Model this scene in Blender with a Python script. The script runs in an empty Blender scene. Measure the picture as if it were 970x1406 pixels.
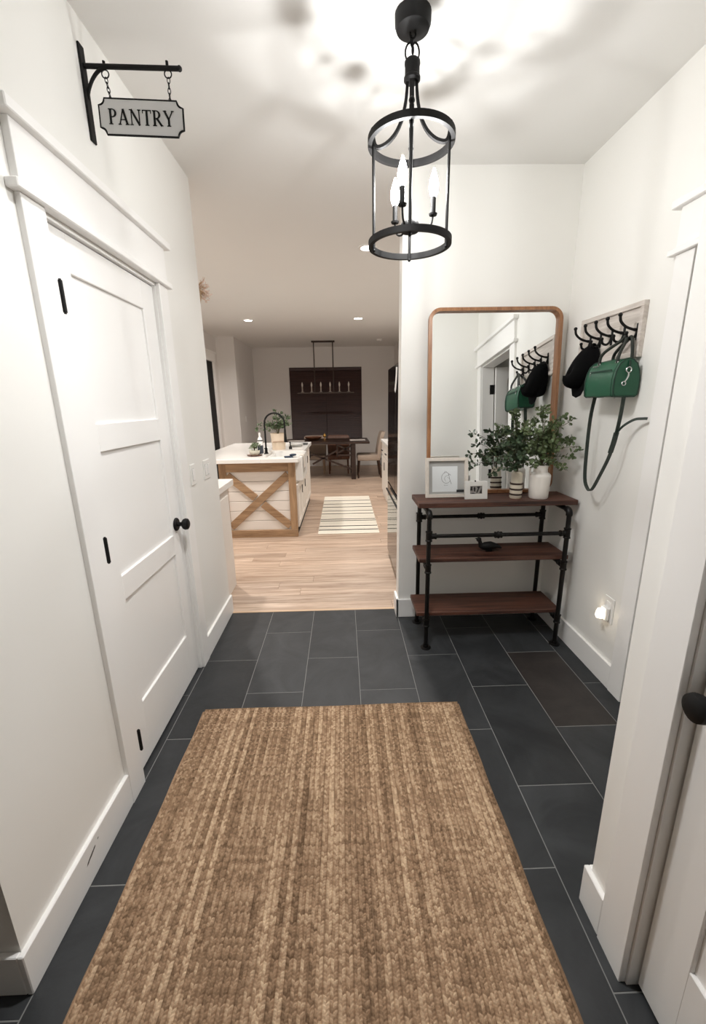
import bpy, bmesh, math, random
from mathutils import Vector, Matrix
import numpy as np
random.seed(7)
rnd = random.Random(11)
scene = bpy.context.scene
PI = math.pi

# ------------------------------------------------------------------ camera
HC = 1.4973
R = Matrix(((0.99954128, -0.02529736, -0.0166518),
            (-0.02247483, -0.25102368, -0.96772),
            (0.02030076, 0.96765033, -0.25147709)))
cam_d = bpy.data.cameras.new('camera')
cam = bpy.data.objects.new('camera', cam_d)
scene.collection.objects.link(cam)
cam_d.sensor_fit = 'HORIZONTAL'
cam_d.sensor_width = 36.0
cam_d.lens = 36.0 * 573.863 / 970.0
cam_d.clip_start = 0.02
cx, cy, cz = R[0], -R[1], -R[2]
cam.matrix_world = Matrix(((cx[0], cy[0], cz[0], 0.0), (cx[1], cy[1], cz[1], 0.0),
                           (cx[2], cy[2], cz[2], HC), (0, 0, 0, 1)))
scene.camera = cam

# ------------------------------------------------------------------ world, exposure
w = bpy.data.worlds.new('World'); scene.world = w; w.use_nodes = True
w.node_tree.nodes['Background'].inputs[0].default_value = (0.02, 0.022, 0.03, 1)
w.node_tree.nodes['Background'].inputs[1].default_value = 0.3
vs = scene.view_settings
scene.display_settings.display_device = 'sRGB'
vs.view_transform = 'Standard'; vs.look = 'None'; vs.gamma = 1.0; vs.use_curve_mapping = False
vs.exposure = 0.12
BULB_L = 50.0            # radiance of the three frosted candle bulbs
LANTERN_W = 6.5          # light of each candle bulb
ENTRY_FILL_W = 126.0           # added fill spot, out of view over the entry end of the hall
CAN_W = 20.5 
scene.cycles.max_bounces = 10
scene.cycles.diffuse_bounces = 7
scene.cycles.glossy_bounces = 5
scene.cycles.use_denoising = True
scene.cycles.sample_clamp_indirect = 6.0

# ------------------------------------------------------------------ helpers
def lin(c):
    return tuple(((v/255)/12.92 if v/255 <= 0.04045 else ((v/255+0.055)/1.055)**2.4) for v in c)

class N:
    """tiny node helper"""
    def __init__(s, name):
        s.m = bpy.data.materials.new(name); s.m.use_nodes = True
        s.t = s.m.node_tree; s.b = s.t.nodes['Principled BSDF']; s.x = -300
    def n(s, typ, **kw):
        o = s.t.nodes.new(typ)
        for k, v in kw.items():
            if k in o.inputs: o.inputs[k].default_value = v
            else: setattr(o, k, v)
        return o
    def l(s, a, b): s.t.links.new(a, b)

def mat(name, rgb, rough=0.5, metal=0.0, var=0.0, scale=8.0, bump=0.0, bscale=60.0, spec=0.5, linear=False, coat=0.0):
    k = N(name); c = rgb if linear else lin(rgb)
    k.b.inputs['Roughness'].default_value = rough
    k.b.inputs['Metallic'].default_value = metal
    k.b.inputs['Specular IOR Level'].default_value = spec
    if coat: k.b.inputs['Coat Weight'].default_value = coat
    geo = k.n('ShaderNodeNewGeometry')
    if var > 0:
        nz = k.n('ShaderNodeTexNoise', Scale=scale, Detail=4.0)
        k.l(geo.outputs['Position'], nz.inputs['Vector'])
        mx = k.n('ShaderNodeMix', data_type='RGBA')
        mx.inputs[6].default_value = (*[v*(1-var) for v in c], 1)
        mx.inputs[7].default_value = (*[min(1, v*(1+var)) for v in c], 1)
        k.l(nz.outputs['Fac'], mx.inputs[0]); k.l(mx.outputs[2], k.b.inputs['Base Color'])
    else:
        k.b.inputs['Base Color'].default_value = (*c, 1)
    if bump > 0:
        nb = k.n('ShaderNodeTexNoise', Scale=bscale, Detail=3.0)
        k.l(geo.outputs['Position'], nb.inputs['Vector'])
        bp = k.n('ShaderNodeBump', Strength=bump, Distance=0.002)
        k.l(nb.outputs['Fac'], bp.inputs['Height']); k.l(bp.outputs['Normal'], k.b.inputs['Normal'])
    return k.m

def emit(name, rgb, strength):
    k = N(name)
    k.b.inputs['Base Color'].default_value = (*rgb, 1)
    k.b.inputs['Emission Color'].default_value = (*rgb, 1)
    k.b.inputs['Emission Strength'].default_value = strength
    return k.m

def wood(name, dark, light, axis='x', rough=0.5, scale=6.0, stretch=14.0, objrand=0.0, bump=0.15):
    """grain stretched along axis, tone varied per object when objrand > 0"""
    k = N(name)
    geo = k.n('ShaderNodeNewGeometry'); oi = k.n('ShaderNodeObjectInfo')
    mul = k.n('ShaderNodeMath', operation='MULTIPLY'); mul.inputs[1].default_value = 37.0
    k.l(oi.outputs['Random'], mul.inputs[0])
    add = k.n('ShaderNodeVectorMath', operation='ADD')
    k.l(geo.outputs['Position'], add.inputs[0]); k.l(mul.outputs[0], add.inputs[1])
    mp = k.n('ShaderNodeMapping')
    sc = [stretch]*3; sc['xyz'.index(axis)] = 1.0
    mp.inputs['Scale'].default_value = sc
    k.l(add.outputs[0], mp.inputs['Vector'])
    nz = k.n('ShaderNodeTexNoise', Scale=scale*0.35, Detail=7.0, Roughness=0.65, Distortion=0.6)
    k.l(mp.outputs[0], nz.inputs['Vector'])
    rp = k.n('ShaderNodeValToRGB')
    rp.color_ramp.elements[0].position = 0.32; rp.color_ramp.elements[0].color = (*lin(dark), 1)
    rp.color_ramp.elements[1].position = 0.68; rp.color_ramp.elements[1].color = (*lin(light), 1)
    k.l(nz.outputs['Fac'], rp.inputs[0])
    out = rp.outputs[0]
    if objrand > 0:
        mr = k.n('ShaderNodeMapRange'); mr.inputs[3].default_value = 1-objrand; mr.inputs[4].default_value = 1+objrand
        k.l(oi.outputs['Random'], mr.inputs[0])
        hs = k.n('ShaderNodeHueSaturation'); k.l(mr.outputs[0], hs.inputs['Value']); k.l(out, hs.inputs['Color'])
        out = hs.outputs[0]
    k.l(out, k.b.inputs['Base Color'])
    k.b.inputs['Roughness'].default_value = rough
    bp = k.n('ShaderNodeBump', Strength=bump, Distance=0.002)
    k.l(nz.outputs['Fac'], bp.inputs['Height']); k.l(bp.outputs['Normal'], k.b.inputs['Normal'])
    return k.m

ORIGIN = {}   # object -> world position of the root it lives under

class MB:
    """collects shapes in world coordinates; build() links them as ONE mesh object"""
    def __init__(s): s.v = []; s.f = []
    def add(s, vs_, fs_):
        o = len(s.v); s.v += [tuple(p) for p in vs_]; s.f += [tuple(i+o for i in f) for f in fs_]; return s
    def box(s, x0, x1, y0, y1, z0, z1, bev=0.0, M=None, seg=1):
        x0, x1 = min(x0, x1), max(x0, x1); y0, y1 = min(y0, y1), max(y0, y1); z0, z1 = min(z0, z1), max(z0, z1)
        vs_ = [(x0,y0,z0),(x1,y0,z0),(x1,y1,z0),(x0,y1,z0),(x0,y0,z1),(x1,y0,z1),(x1,y1,z1),(x0,y1,z1)]
        fs_ = [(0,3,2,1),(4,5,6,7),(0,1,5,4),(1,2,6,5),(2,3,7,6),(3,0,4,7)]
        if bev > 0:
            bm = bmesh.new(); bv = [bm.verts.new(p) for p in vs_]
            for f in fs_: bm.faces.new([bv[i] for i in f])
            bmesh.ops.bevel(bm, geom=bm.edges[:], offset=bev, segments=seg, profile=0.5, affect='EDGES')
            bm.verts.index_update()
            vs_ = [tuple(v.co) for v in bm.verts]; fs_ = [tuple(v.index for v in f.verts) for f in bm.faces]; bm.free()
        if M is not None: vs_ = [tuple(M @ Vector(p)) for p in vs_]
        return s.add(vs_, fs_)
    def bar(s, a, b, wx, wy, up=(0,0,1), bev=0.0):
        """box from a to b, wx wide sideways, wy thick along up"""
        a, b = Vector(a), Vector(b); d = (b-a); L = d.length; d.normalize()
        u = Vector(up); sd = d.cross(u).normalized(); u = sd.cross(d).normalized()
        M = Matrix((( d[0], sd[0], u[0], a[0]), (d[1], sd[1], u[1], a[1]), (d[2], sd[2], u[2], a[2]), (0,0,0,1)))
        return s.box(0, L, -wx/2, wx/2, -wy/2, wy/2, bev, M)
    def tube(s, pts, r, seg=8, closed=False, cap=True):
        pts = [Vector(p) for p in pts]; n = len(pts)
        rs = r if isinstance(r, (list, tuple)) else [r]*n
        T = []
        for i in range(n):
            if closed: t = pts[(i+1) % n]-pts[i-1]
            elif i == 0: t = pts[1]-pts[0]
            elif i == n-1: t = pts[-1]-pts[-2]
            else: t = pts[i+1]-pts[i-1]
            T.append(t.normalized())
        ref = Vector((0,0,1)) if abs(T[0].z) < 0.9 else Vector((1,0,0))
        nrm = (ref - T[0]*ref.dot(T[0])).normalized()
        vs_ = []; fs_ = []
        for i in range(n):
            nrm = (nrm - T[i]*nrm.dot(T[i])).normalized(); bn = T[i].cross(nrm)
            for k in range(seg):
                a = 2*PI*k/seg; vs_.append(pts[i] + (nrm*math.cos(a) + bn*math.sin(a))*rs[i])
        m = n if closed else n-1
        for i in range(m):
            for k in range(seg):
                a = i*seg+k; b = i*seg+(k+1) % seg; c = ((i+1) % n)*seg+(k+1) % seg; d = ((i+1) % n)*seg+k
                fs_.append((a, b, c, d))
        if cap and not closed:
            fs_.append(tuple(reversed(range(seg)))); fs_.append(tuple((n-1)*seg+k for k in range(seg)))
        return s.add(vs_, fs_)
    def ribbon(s, pts, wdir, width, thick):
        """flat strap along pts; wdir = direction of its width"""
        pts = [Vector(p) for p in pts]; n = len(pts); wd = Vector(wdir).normalized(); vs_ = []; fs_ = []
        for i in range(n):
            t = (pts[min(i+1, n-1)]-pts[max(i-1, 0)]).normalized(); w_ = (wd - t*wd.dot(t)).normalized(); u = t.cross(w_)
            for a, b in ((-1,-1),(1,-1),(1,1),(-1,1)): vs_.append(pts[i]+w_*a*width/2+u*b*thick/2)
        for i in range(n-1):
            for k in range(4): fs_.append((i*4+k, i*4+(k+1) % 4, i*4+4+(k+1) % 4, i*4+4+k))
        fs_.append((3,2,1,0)); fs_.append(tuple((n-1)*4+k for k in range(4)))
        return s.add(vs_, fs_)
    def lathe(s, prof, c=(0,0,0), seg=20, M=None, closed_ends=True):
        """profile (r, z) spun about the vertical through c; M maps local to world instead"""
        vs_ = []; fs_ = []; n = len(prof)
        for r, z in prof:
            for k in range(seg):
                a = 2*PI*k/seg; vs_.append(Vector((r*math.cos(a), r*math.sin(a), z)))
        for i in range(n-1):
            for k in range(seg): fs_.append((i*seg+k, i*seg+(k+1) % seg, (i+1)*seg+(k+1) % seg, (i+1)*seg+k))
        if closed_ends:
            if prof[0][0] > 1e-6: fs_.append(tuple(reversed(range(seg))))
            if prof[-1][0] > 1e-6: fs_.append(tuple((n-1)*seg+k for k in range(seg)))
        if M is None: M = Matrix.Translation(Vector(c))
        return s.add([tuple(M @ v) for v in vs_], fs_)
    def ball(s, c, r, seg=10, rings=6, sc=(1,1,1)):
        vs_ = []; fs_ = []
        for i in range(rings+1):
            t = PI*i/rings
            for k in range(seg):
                a = 2*PI*k/seg
                vs_.append((c[0]+r*sc[0]*math.sin(t)*math.cos(a), c[1]+r*sc[1]*math.sin(t)*math.sin(a), c[2]+r*sc[2]*math.cos(t)))
        for i in range(rings):
            for k in range(seg): fs_.append((i*seg+k, (i+1)*seg+k, (i+1)*seg+(k+1) % seg, i*seg+(k+1) % seg))
        return s.add(vs_, fs_)
    def prism(s, poly, M, depth):
        """2D outline (x, y), extruded 0..depth along local z, placed by M"""
        n = len(poly)
        vs_ = [M @ Vector((x, y, 0)) for x, y in poly]+[M @ Vector((x, y, depth)) for x, y in poly]
        fs_ = [tuple(reversed(range(n))), tuple(range(n, 2*n))]+[(i, (i+1) % n, n+(i+1) % n, n+i) for i in range(n)]
        return s.add(vs_, fs_)
    def xform(s, M): s.v = [tuple(M @ Vector(p)) for p in s.v]; return s
    def build(s, name, m, parent=None, angle=35, smooth=True, merge=False):
        off = ORIGIN.get(parent, Vector((0,0,0)))
        me = bpy.data.meshes.new(name)
        me.from_pydata([tuple(Vector(p)-off) for p in s.v], [], s.f)
        bm = bmesh.new(); bm.from_mesh(me)
        bmesh.ops.remove_doubles(bm, verts=bm.verts, dist=1e-6)
        bmesh.ops.recalc_face_normals(bm, faces=bm.faces); bm.to_mesh(me); bm.free()
        if smooth:
            me.shade_smooth(); me.set_sharp_from_angle(angle=math.radians(angle))
        me.materials.append(m)
        o = bpy.data.objects.new(name, me); scene.collection.objects.link(o)
        if parent is not None: o.parent = parent
        ORIGIN[o] = off
        return o

def tag(o, label=None, cat=None, group=None, kind=None):
    if label: o['label'] = label
    if cat: o['category'] = cat
    if group: o['group'] = group
    if kind: o['kind'] = kind
    return o
def thing(name, loc, label, cat, group=None):
    o = bpy.data.objects.new(name, None); scene.collection.objects.link(o); o.location = loc
    o.empty_display_size = 0.05
    ORIGIN[o] = Vector(loc); return tag(o, label, cat, group)
def struct(o): o['kind'] = 'structure'; return o
def copy_tree(o, parent=None):
    c = o.copy(); scene.collection.objects.link(c); c.parent = parent
    for ch in [x for x in scene.objects if x.parent == o]: copy_tree(ch, c)
    return c
def arc(c, r, a0, a1, n, ax=(1,0,0), ay=(0,0,1)):
    c = Vector(c); ax = Vector(ax); ay = Vector(ay)
    return [c+ax*r*math.cos(a0+(a1-a0)*i/n)+ay*r*math.sin(a0+(a1-a0)*i/n) for i in range(n+1)]
def smooth_path(pts, n=6):
    P = [Vector(p) for p in pts]; out = []
    for i in range(len(P)-1):
        p0, p1, p2, p3 = P[max(i-1,0)], P[i], P[i+1], P[min(i+2, len(P)-1)]
        for k in range(n):
            t = k/n
            out.append(0.5*((2*p1)+(p2-p0)*t+(2*p0-5*p1+4*p2-p3)*t*t+(3*p1-p0-3*p2+p3)*t**3))
    return out+[P[-1]]
def XF(o, x, y, z):
    """matrix with given origin and axes"""
    return Matrix(((x[0],y[0],z[0],o[0]),(x[1],y[1],z[1],o[1]),(x[2],y[2],z[2],o[2]),(0,0,0,1)))

# ------------------------------------------------------------------ materials
M_wall = mat('wall_paint', (238, 237, 233), 0.62, var=0.012, scale=1.5, bump=0.05, bscale=220)
M_trim = mat('trim_paint', (243, 242, 240), 0.38, var=0.01, scale=3)
M_ceil = mat('ceiling_paint', (230, 229, 226), 0.75, var=0.015, scale=2, bump=0.08, bscale=160)
M_kwall = mat('kitchen_wall_paint', (224, 221, 218), 0.62, var=0.015, scale=1.5)
M_black = mat('black_iron', (10, 9, 9), 0.6, var=0.15, scale=30, bump=0.06, bscale=120, spec=0.3)
M_blackpipe = mat('black_pipe', (23, 21, 20), 0.42, metal=0.55, var=0.25, scale=25, bump=0.1, bscale=90)
M_grout = mat('grout', (128, 128, 126), 0.9, var=0.1, scale=20)
M_white = mat('white_enamel', (238, 237, 234), 0.3)
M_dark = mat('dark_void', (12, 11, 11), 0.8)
M_chrome = mat('silver_metal', (205, 205, 205), 0.22, metal=1.0)
M_gold = mat('brass', (214, 170, 96), 0.25, metal=1.0)

def slate(name, base, light):
    k = N(name); geo = k.n('ShaderNodeNewGeometry'); oi = k.n('ShaderNodeObjectInfo')
    mul = k.n('ShaderNodeMath', operation='MULTIPLY'); mul.inputs[1].default_value = 23.0
    k.l(oi.outputs['Random'], mul.inputs[0])
    add = k.n('ShaderNodeVectorMath', operation='ADD'); k.l(geo.outputs['Position'], add.inputs[0]); k.l(mul.outputs[0], add.inputs[1])
    n1 = k.n('ShaderNodeTexNoise', Scale=3.2, Detail=7.0, Roughness=0.62, Distortion=1.2); k.l(add.outputs[0], n1.inputs['Vector'])
    rp = k.n('ShaderNodeValToRGB')
    rp.color_ramp.elements[0].position = 0.35; rp.color_ramp.elements[0].color = (*lin(base), 1)
    rp.color_ramp.elements[1].position = 0.75; rp.color_ramp.elements[1].color = (*lin(light), 1)
    k.l(n1.outputs['Fac'], rp.inputs[0])
    mr = k.n('ShaderNodeMapRange'); mr.inputs[3].default_value = 0.82; mr.inputs[4].default_value = 1.2; k.l(oi.outputs['Random'], mr.inputs[0])
    hs = k.n('ShaderNodeHueSaturation'); k.l(mr.outputs[0], hs.inputs['Value']); k.l(rp.outputs[0], hs.inputs['Color'])
    k.l(hs.outputs[0], k.b.inputs['Base Color'])
    k.b.inputs['Roughness'].default_value = 0.5
    k.b.inputs['Specular IOR Level'].default_value = 0.4
    n2 = k.n('ShaderNodeTexNoise', Scale=14.0, Detail=8.0, Roughness=0.7); k.l(add.outputs[0], n2.inputs['Vector'])
    bp = k.n('ShaderNodeBump', Strength=0.35, Distance=0.004); k.l(n2.outputs['Fac'], bp.inputs['Height']); k.l(bp.outputs['Normal'], k.b.inputs['Normal'])
    return k.m
M_slate = slate('charcoal_slate', (35, 37, 39), (55, 57, 59))
M_slate_rust = slate('rust_slate', (46, 42, 41), (64, 59, 56))
M_plank = wood('oak_plank', (156, 130, 110), (212, 190, 170), 'x', 0.42, 5.0, 12.0, objrand=0.11, bump=0.1)
M_walnut = wood('reclaimed_walnut', (36, 20, 16), (104, 64, 48), 'x', 0.55, 6.0, 16.0, bump=0.3)
M_oakrail = wood('knotty_oak_x', (134, 104, 76), (182, 150, 116), 'x', 0.55, 7.0, 12.0)
M_oakpost = wood('knotty_oak_z', (134, 104, 76), (182, 150, 116), 'z', 0.55, 7.0, 12.0)
M_mirrorwood = wood('mirror_oak', (126, 84, 54), (172, 124, 86), 'z', 0.4, 8.0, 16.0)
M_whitewash = wood('whitewashed_pine', (186, 176, 168), (228, 221, 214), 'y', 0.75, 7.0, 14.0, bump=0.35)
M_blind = wood('mahogany_blind', (50, 30, 28), (68, 42, 38), 'x', 0.45, 4.0, 12.0)
M_tablewood = wood('espresso_table', (38, 26, 22), (62, 44, 36), 'x', 0.4, 5.0, 12.0)
M_midwood = wood('walnut_chair', (84, 52, 36), (120, 78, 54), 'z', 0.45, 5.0, 12.0)
M_lightleg = mat('pale_wood_leg', (176, 150, 126), 0.5, var=0.1, scale=12)

# ------------------------------------------------------------------ room shell
XL, XR, YM, ZC = -0.865, 1.395, 2.735, 2.78
XN = 0.716
T = 0.115
def wall(name, boxes, m=M_wall):
    b = MB()
    for q in boxes: b.box(*q)
    return struct(b.build(name, m, smooth=False))

wall('ceiling', [(-4.2, 3.2, -4.2, 10.6, ZC, ZC+0.1)], M_ceil)
DY0, DY1, DZ = 1.414, 2.189, 2.052     # pantry door opening
wall('wall_left', [(XL-T, XL, 0.785, DY0, 0, ZC), (XL-T, XL, DY1, 2.86, 0, ZC), (XL-T, XL, DY0, DY1, DZ, ZC)])
wall('wall_entry_left', [(-2.6, XL-T, 0.785, 0.785+T, 0, ZC)])
wall('wall_entry_side', [(-2.6, -2.5, -4.0, 0.785, 0, ZC)])
wall('wall_entry_back', [(-2.6, 2.9, -4.1, -4.0, 0, ZC)])
wall('wall_pantry_back', [(-2.42, XL-T, 2.86-T, 2.86, 0, ZC)])
wall('wall_mirror', [(0.372, XR+T, YM, 2.855, 0, ZC)])
OY0, OY1 = 1.06, 1.785                 # hook wall door opening
wall('wall_right', [(XR, XR+T, 0.92, OY0, 0, ZC), (XR, XR+T, OY1, YM, 0, ZC), (XR, XR+T, OY0, OY1, DZ, ZC)])
NY0, NY1 = -0.05, 0.742                # near right door opening
wall('wall_right_near', [(XN, XN+T, NY1, 0.922, 0, ZC), (XN, XN+T, -4.0, NY0, 0, ZC), (XN, XN+T, NY0, NY1, DZ, ZC),
                         (XN+T, XR+T, 0.922-T, 0.922, 0, ZC)])
wall('wall_closet', [(2.75, 2.85, 0.8, 2.73, 0, ZC), (XR+T, 2.75, 0.8, 0.87, 0, ZC), (XR+T, 2.75, 2.67, 2.73, 0, ZC)])
wall('wall_pantry', [(-2.5, -2.42, 0.9, 2.86, 0, ZC)])
# kitchen shell
KL = -2.42
wall('wall_kitchen_left', [(KL-T, KL, 2.86, 7.30, 0, ZC), (KL-T, KL, 8.36, 8.80, 0, ZC), (KL-T, KL, 7.30, 8.36, 2.30, ZC)], M_kwall)
wall('wall_kitchen_jog', [(KL, -2.07, 8.70, 8.80, 0, ZC)], M_kwall)
wall('wall_dining_left', [(-2.17, -2.07, 8.80, 10.40, 0, ZC)], M_kwall)
wall('wall_kitchen_right', [(1.25, 1.35, 2.855, 10.40, 0, ZC)], M_kwall)
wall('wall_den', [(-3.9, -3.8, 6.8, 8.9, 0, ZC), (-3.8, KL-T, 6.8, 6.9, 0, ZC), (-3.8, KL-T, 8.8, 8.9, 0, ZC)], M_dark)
WX0, WX1, WZ0, WZ1 = -1.235, 0.478, 0.62, 2.335
wall('wall_kitchen_back', [(-2.17, WX0, 10.40, 10.52, 0, ZC), (WX1, 1.35, 10.40, 10.52, 0, ZC),
                           (WX0, WX1, 10.40, 10.52, 0, WZ0), (WX0, WX1, 10.40, 10.52, WZ1, ZC)], M_kwall)

# ------------------------------------------------------------------ slate floor: every tile a part
fl = MB().box(-2.6, 2.85, -4.1, 2.845, -0.1, -0.0008).build('floor', M_grout, smooth=False); struct(fl)
TX, TY, TS = -0.5472, 2.5504, 0.3048
cache = {}
def tile_mesh(wd, ln):
    key = (round(wd, 4), round(ln, 4))
    if key not in cache:
        b = MB().box(-wd/2, wd/2, -ln/2, ln/2, -0.008, 0.0, 0.0008)
        o = b.build('tile', M_slate, smooth=False); me = o.data; bpy.data.objects.remove(o); cache[key] = me
    return cache[key]
G = 0.0016
for i in range(-7, 8):
    x0, x1 = TX+(i-1+0)*TS, TX+i*TS
    x0c, x1c = max(x0+G, -2.5), min(x1-G, XR)
    if x1c-x0c < 0.03: continue
    odd = (i+1) % 2                     # column left of joint i; joints of alternate columns sit half a tile apart
    for j in range(-11, 2):
        # joints at even half steps for columns i odd ... measured from the photograph
        y1 = TY+TS*(2*j+(1 if i % 2 == 0 else 0)); y0 = y1-2*TS
        y0c, y1c = max(y0+G, -3.99), min(y1-G, 2.845)
        if y1c-y0c < 0.03: continue
        if x1c < XL-0.02 and y0c > 0.80: continue
        if x0c > XN+0.02 and y1c < 0.9: continue
        if x0c < XL-0.02 and y1c > 0.80: y1c = min(y1c, 0.785) if x1c < XL else y1c
        if y1c-y0c < 0.03: continue
        me = tile_mesh(x1c-x0c, y1c-y0c)
        o = bpy.data.objects.new('tile', me); scene.collection.objects.link(o)
        o.location = ((x0c+x1c)/2, (y0c+y1c)/2, rnd.uniform(-0.0002, 0.0003)); o.parent = fl
        if i == 6 and abs(y1-(TY-TS)) < 0.4:
            o.material_slots[0].link = 'OBJECT'; o.material_slots[0].material = M_slate_rust
# threshold strip and oak planks
MB().box(XL+0.001, 0.371, 2.845, 2.868, -0.1, 0.004, 0.002).build('trim_threshold', mat('pale_oak_threshold', (206, 176, 146), 0.4), smooth=False)['kind'] = 'structure'
fk = MB().box(-3.8, 1.35, 2.868, 10.5, -0.1, -0.003).build('floor', mat('plank_gap', (88, 66, 50), 0.9), smooth=False); struct(fk)
pb = MB().box(-0.5, 0.5, -0.5, 0.5, -1, 0).build('plank', M_plank, smooth=False); pme = pb.data; bpy.data.objects.remove(pb)
PW = 0.127; y = 2.868; row = 0
while y < 10.4:
    x = -2.42-rnd.uniform(0, 1.2)
    while x < 1.25:
        L = rnd.uniform(1.3, 2.2); xa, xb = max(x, -2.42), min(x+L, 1.25); x += L
        if xb-xa < 0.08: continue
        o = bpy.data.objects.new('plank', pme); scene.collection.objects.link(o); o.parent = fk
        o.location = ((xa+xb)/2, y+PW/2, rnd.uniform(-0.0004, 0.0002)); o.scale = (xb-xa-0.0022, min(PW, 10.4-y)-0.0022, 0.01)
    y += PW; row += 1

# ------------------------------------------------------------------ baseboards
BH, BT = 0.137, 0.016
def bboard(name, boxes):
    b = MB()
    for x0, x1, y0, y1 in boxes: b.box(x0, x1, y0, y1, 0.0, BH, 0.0025)
    return struct(b.build(name, M_trim, smooth=False))
b1 = bboard('baseboard_left', [(XL, XL+BT, 0.785-BT, 1.331), (XL-0.5, XL, 0.785-BT, 0.785), (XL, XL+BT, 2.283, 2.86+BT), (XL-T, XL, 2.86, 2.86+BT)])
sc_ = MB()
for dy, dz, ry, rz in ((0, 0, 0.020, 0.006), (0.018, 0.006, 0.012, 0.004), (-0.016, -0.007, 0.010, 0.004), (0.045, 0.018, 0.004, 0.003)):
    n = 9
    sc_.prism([(ry*math.cos(2*PI*k/n)*rnd.uniform(.7, 1.1), rz*math.sin(2*PI*k/n)*rnd.uniform(.6, 1.2)+ry*0.35*math.cos(2*PI*k/n)) for k in range(n)],
              XF((XL+BT-0.0003, 1.055+dy, 0.088+dz), (0, 1, 0), (0, 0, 1), (1, 0, 0)), 0.0005)
sc_.build('scuff_mark', mat('scuff_grey', (92, 88, 84), 0.8), b1, smooth=False)
bboard('baseboard_mirror', [(0.372-BT, XR, YM-BT, YM), (0.372-BT, 0.372, YM-BT, 2.855+BT)])
bboard('baseboard_right', [(XR-BT, XR, 1.885, YM-BT), (XR-BT, XR, 0.922+BT, 0.96)])
bboard('baseboard_near_right', [(XN-BT, XN, 0.842, 0.922+BT), (XN, XR-BT, 0.922, 0.922+BT)])
bboard('baseboard_kitchen', [(-2.07, 0.3, 10.40-BT, 10.40), (0.3, 1.25, 10.40-BT, 10.40), (-2.42, XL-T, 2.86, 2.86+BT)])

# ------------------------------------------------------------------ doors and their casings
def casing(name, face, sgn, y0, y1, ztop, cw=0.098, near_cut=None):
    """flat craftsman casing on a wall whose face is x = face and whose room side is +sgn"""
    def X(a, b): return (face+sgn*a, face+sgn*b)
    t = thing(name, (face, (y0+y1)/2, 0), None, None); t['kind'] = 'structure'
    for a, b in ((y0-cw, y0), (y1, y1+cw)):
        m = MB(); x0, x1 = X(0, 0.018); m.box(x0, x1, a, b, 0, ztop, 0.0015); m.build('side_casing', M_trim, t, smooth=False)
    m = MB(); x0, x1 = X(0, 0.036); m.box(x0, x1, y0-cw-0.028, y1+cw+0.028, ztop, ztop+0.024, 0.003); m.build('lower_cap', M_trim, t, smooth=False)
    m = MB(); x0, x1 = X(0, 0.022); m.box(x0, x1, y0-cw, y1+cw, ztop+0.024, ztop+0.172, 0.0015); m.build('head_board', M_trim, t, smooth=False)
    m = MB(); x0, x1 = X(0, 0.044); m.box(x0, x1, y0-cw-0.032, y1+cw+0.032, ztop+0.172, ztop+0.204, 0.003); m.build('upper_cap', M_trim, t, smooth=False)
    return t
def jamb(t, face, sgn, y0, y1, ztop, depth):
    m = MB(); x0, x1 = face, face-sgn*depth
    m.box(x0, x1, y0, y0+0.006, 0, ztop); m.box(x0, x1, y1-0.006, y1, 0, ztop); m.box(x0, x1, y0, y1, ztop-0.006, ztop)
    m.build('jamb', M_trim, t, smooth=False)
def slab(parent, face, back, y0, y1, z0, z1, rails, stile, sgn):
    """shaker slab: stiles and rails around recessed panels; sgn = side of face"""
    m = MB(); fr = 0.010; e = 0.0025
    m.box(face, back, y0, y0+stile, z0, z1, e); m.box(face, back, y1-stile, y1, z0, z1, e)
    zs = [z0]+[v for p_ in rails for v in p_]+[z1]
    for a, b in zip(zs[0::2], zs[1::2]): m.box(face, back, y0+stile-0.003, y1-stile+0.003, a, b, e)
    m.build('stile_and_rail', M_trim, parent, smooth=False)
    for a, b in rails:
        MB().box(face-sgn*fr, back+sgn*fr, y0+stile-0.004, y1-stile+0.004, a-0.004, b+0.004).build('door_panel', M_trim, parent, smooth=False)
def knob(parent, base, d, up=(0,0,1)):
    """round black rosette, neck and knob standing out along d"""
    d = Vector(d); u = Vector(up); s_ = u.cross(d)
    M = XF(base, s_, u, d)
    MB().lathe([(0.0, 0.0), (0.034, 0.0), (0.034, 0.006), (0.030, 0.010), (0.0, 0.010)], seg=24, M=M).build('rosette', M_black, parent)
    MB().lathe([(0.0, 0.009), (0.012, 0.009), (0.011, 0.028), (0.016, 0.034), (0.026, 0.040), (0.030, 0.050), (0.028, 0.062), (0.018, 0.068), (0.0, 0.069)], seg=24, M=M).build('knob', M_black, parent)
def hinge(parent, x, y, z, h=0.092):
    m = MB(); m.lathe([(0.0, 0), (0.0065, 0), (0.0065, h), (0.0, h)], (x, y, z), 10)
    m.lathe([(0, -0.004), (0.004, -0.004), (0.004, 0.0)], (x, y, z), 8); m.lathe([(0.004, h), (0.004, h+0.004), (0, h+0.004)], (x, y, z), 8)
    m.build('hinge', M_black, parent)

t1 = casing('trim_1', XL, 1, DY0, DY1, DZ+0.008)
jamb(t1, XL, 1, DY0, DY1, DZ, T)
d1 = thing('door_1', (-0.88, 1.81, 0), None, None); d1['kind'] = 'structure'
slab(d1, -0.878, -0.913, DY0+0.009, DY1-0.009, 0.012, DZ-0.010, [(0.283, 0.756), (0.858, 1.341), (1.442, 1.922)], 0.121, 1)
knob(d1, (-0.878, 2.108, 0.905), (1, 0, 0))
for z in (0.136, 0.955, 1.786): hinge(d1, -0.8565, DY0+0.026, z)

t2 = casing('trim_2', XR, -1, OY0, OY1, DZ+0.008)
jamb(t2, XR, -1, OY0, OY1, DZ, T)
d2 = thing('door_2', (XR+T, 1.08, 0), None, None); d2['kind'] = 'structure'
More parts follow.
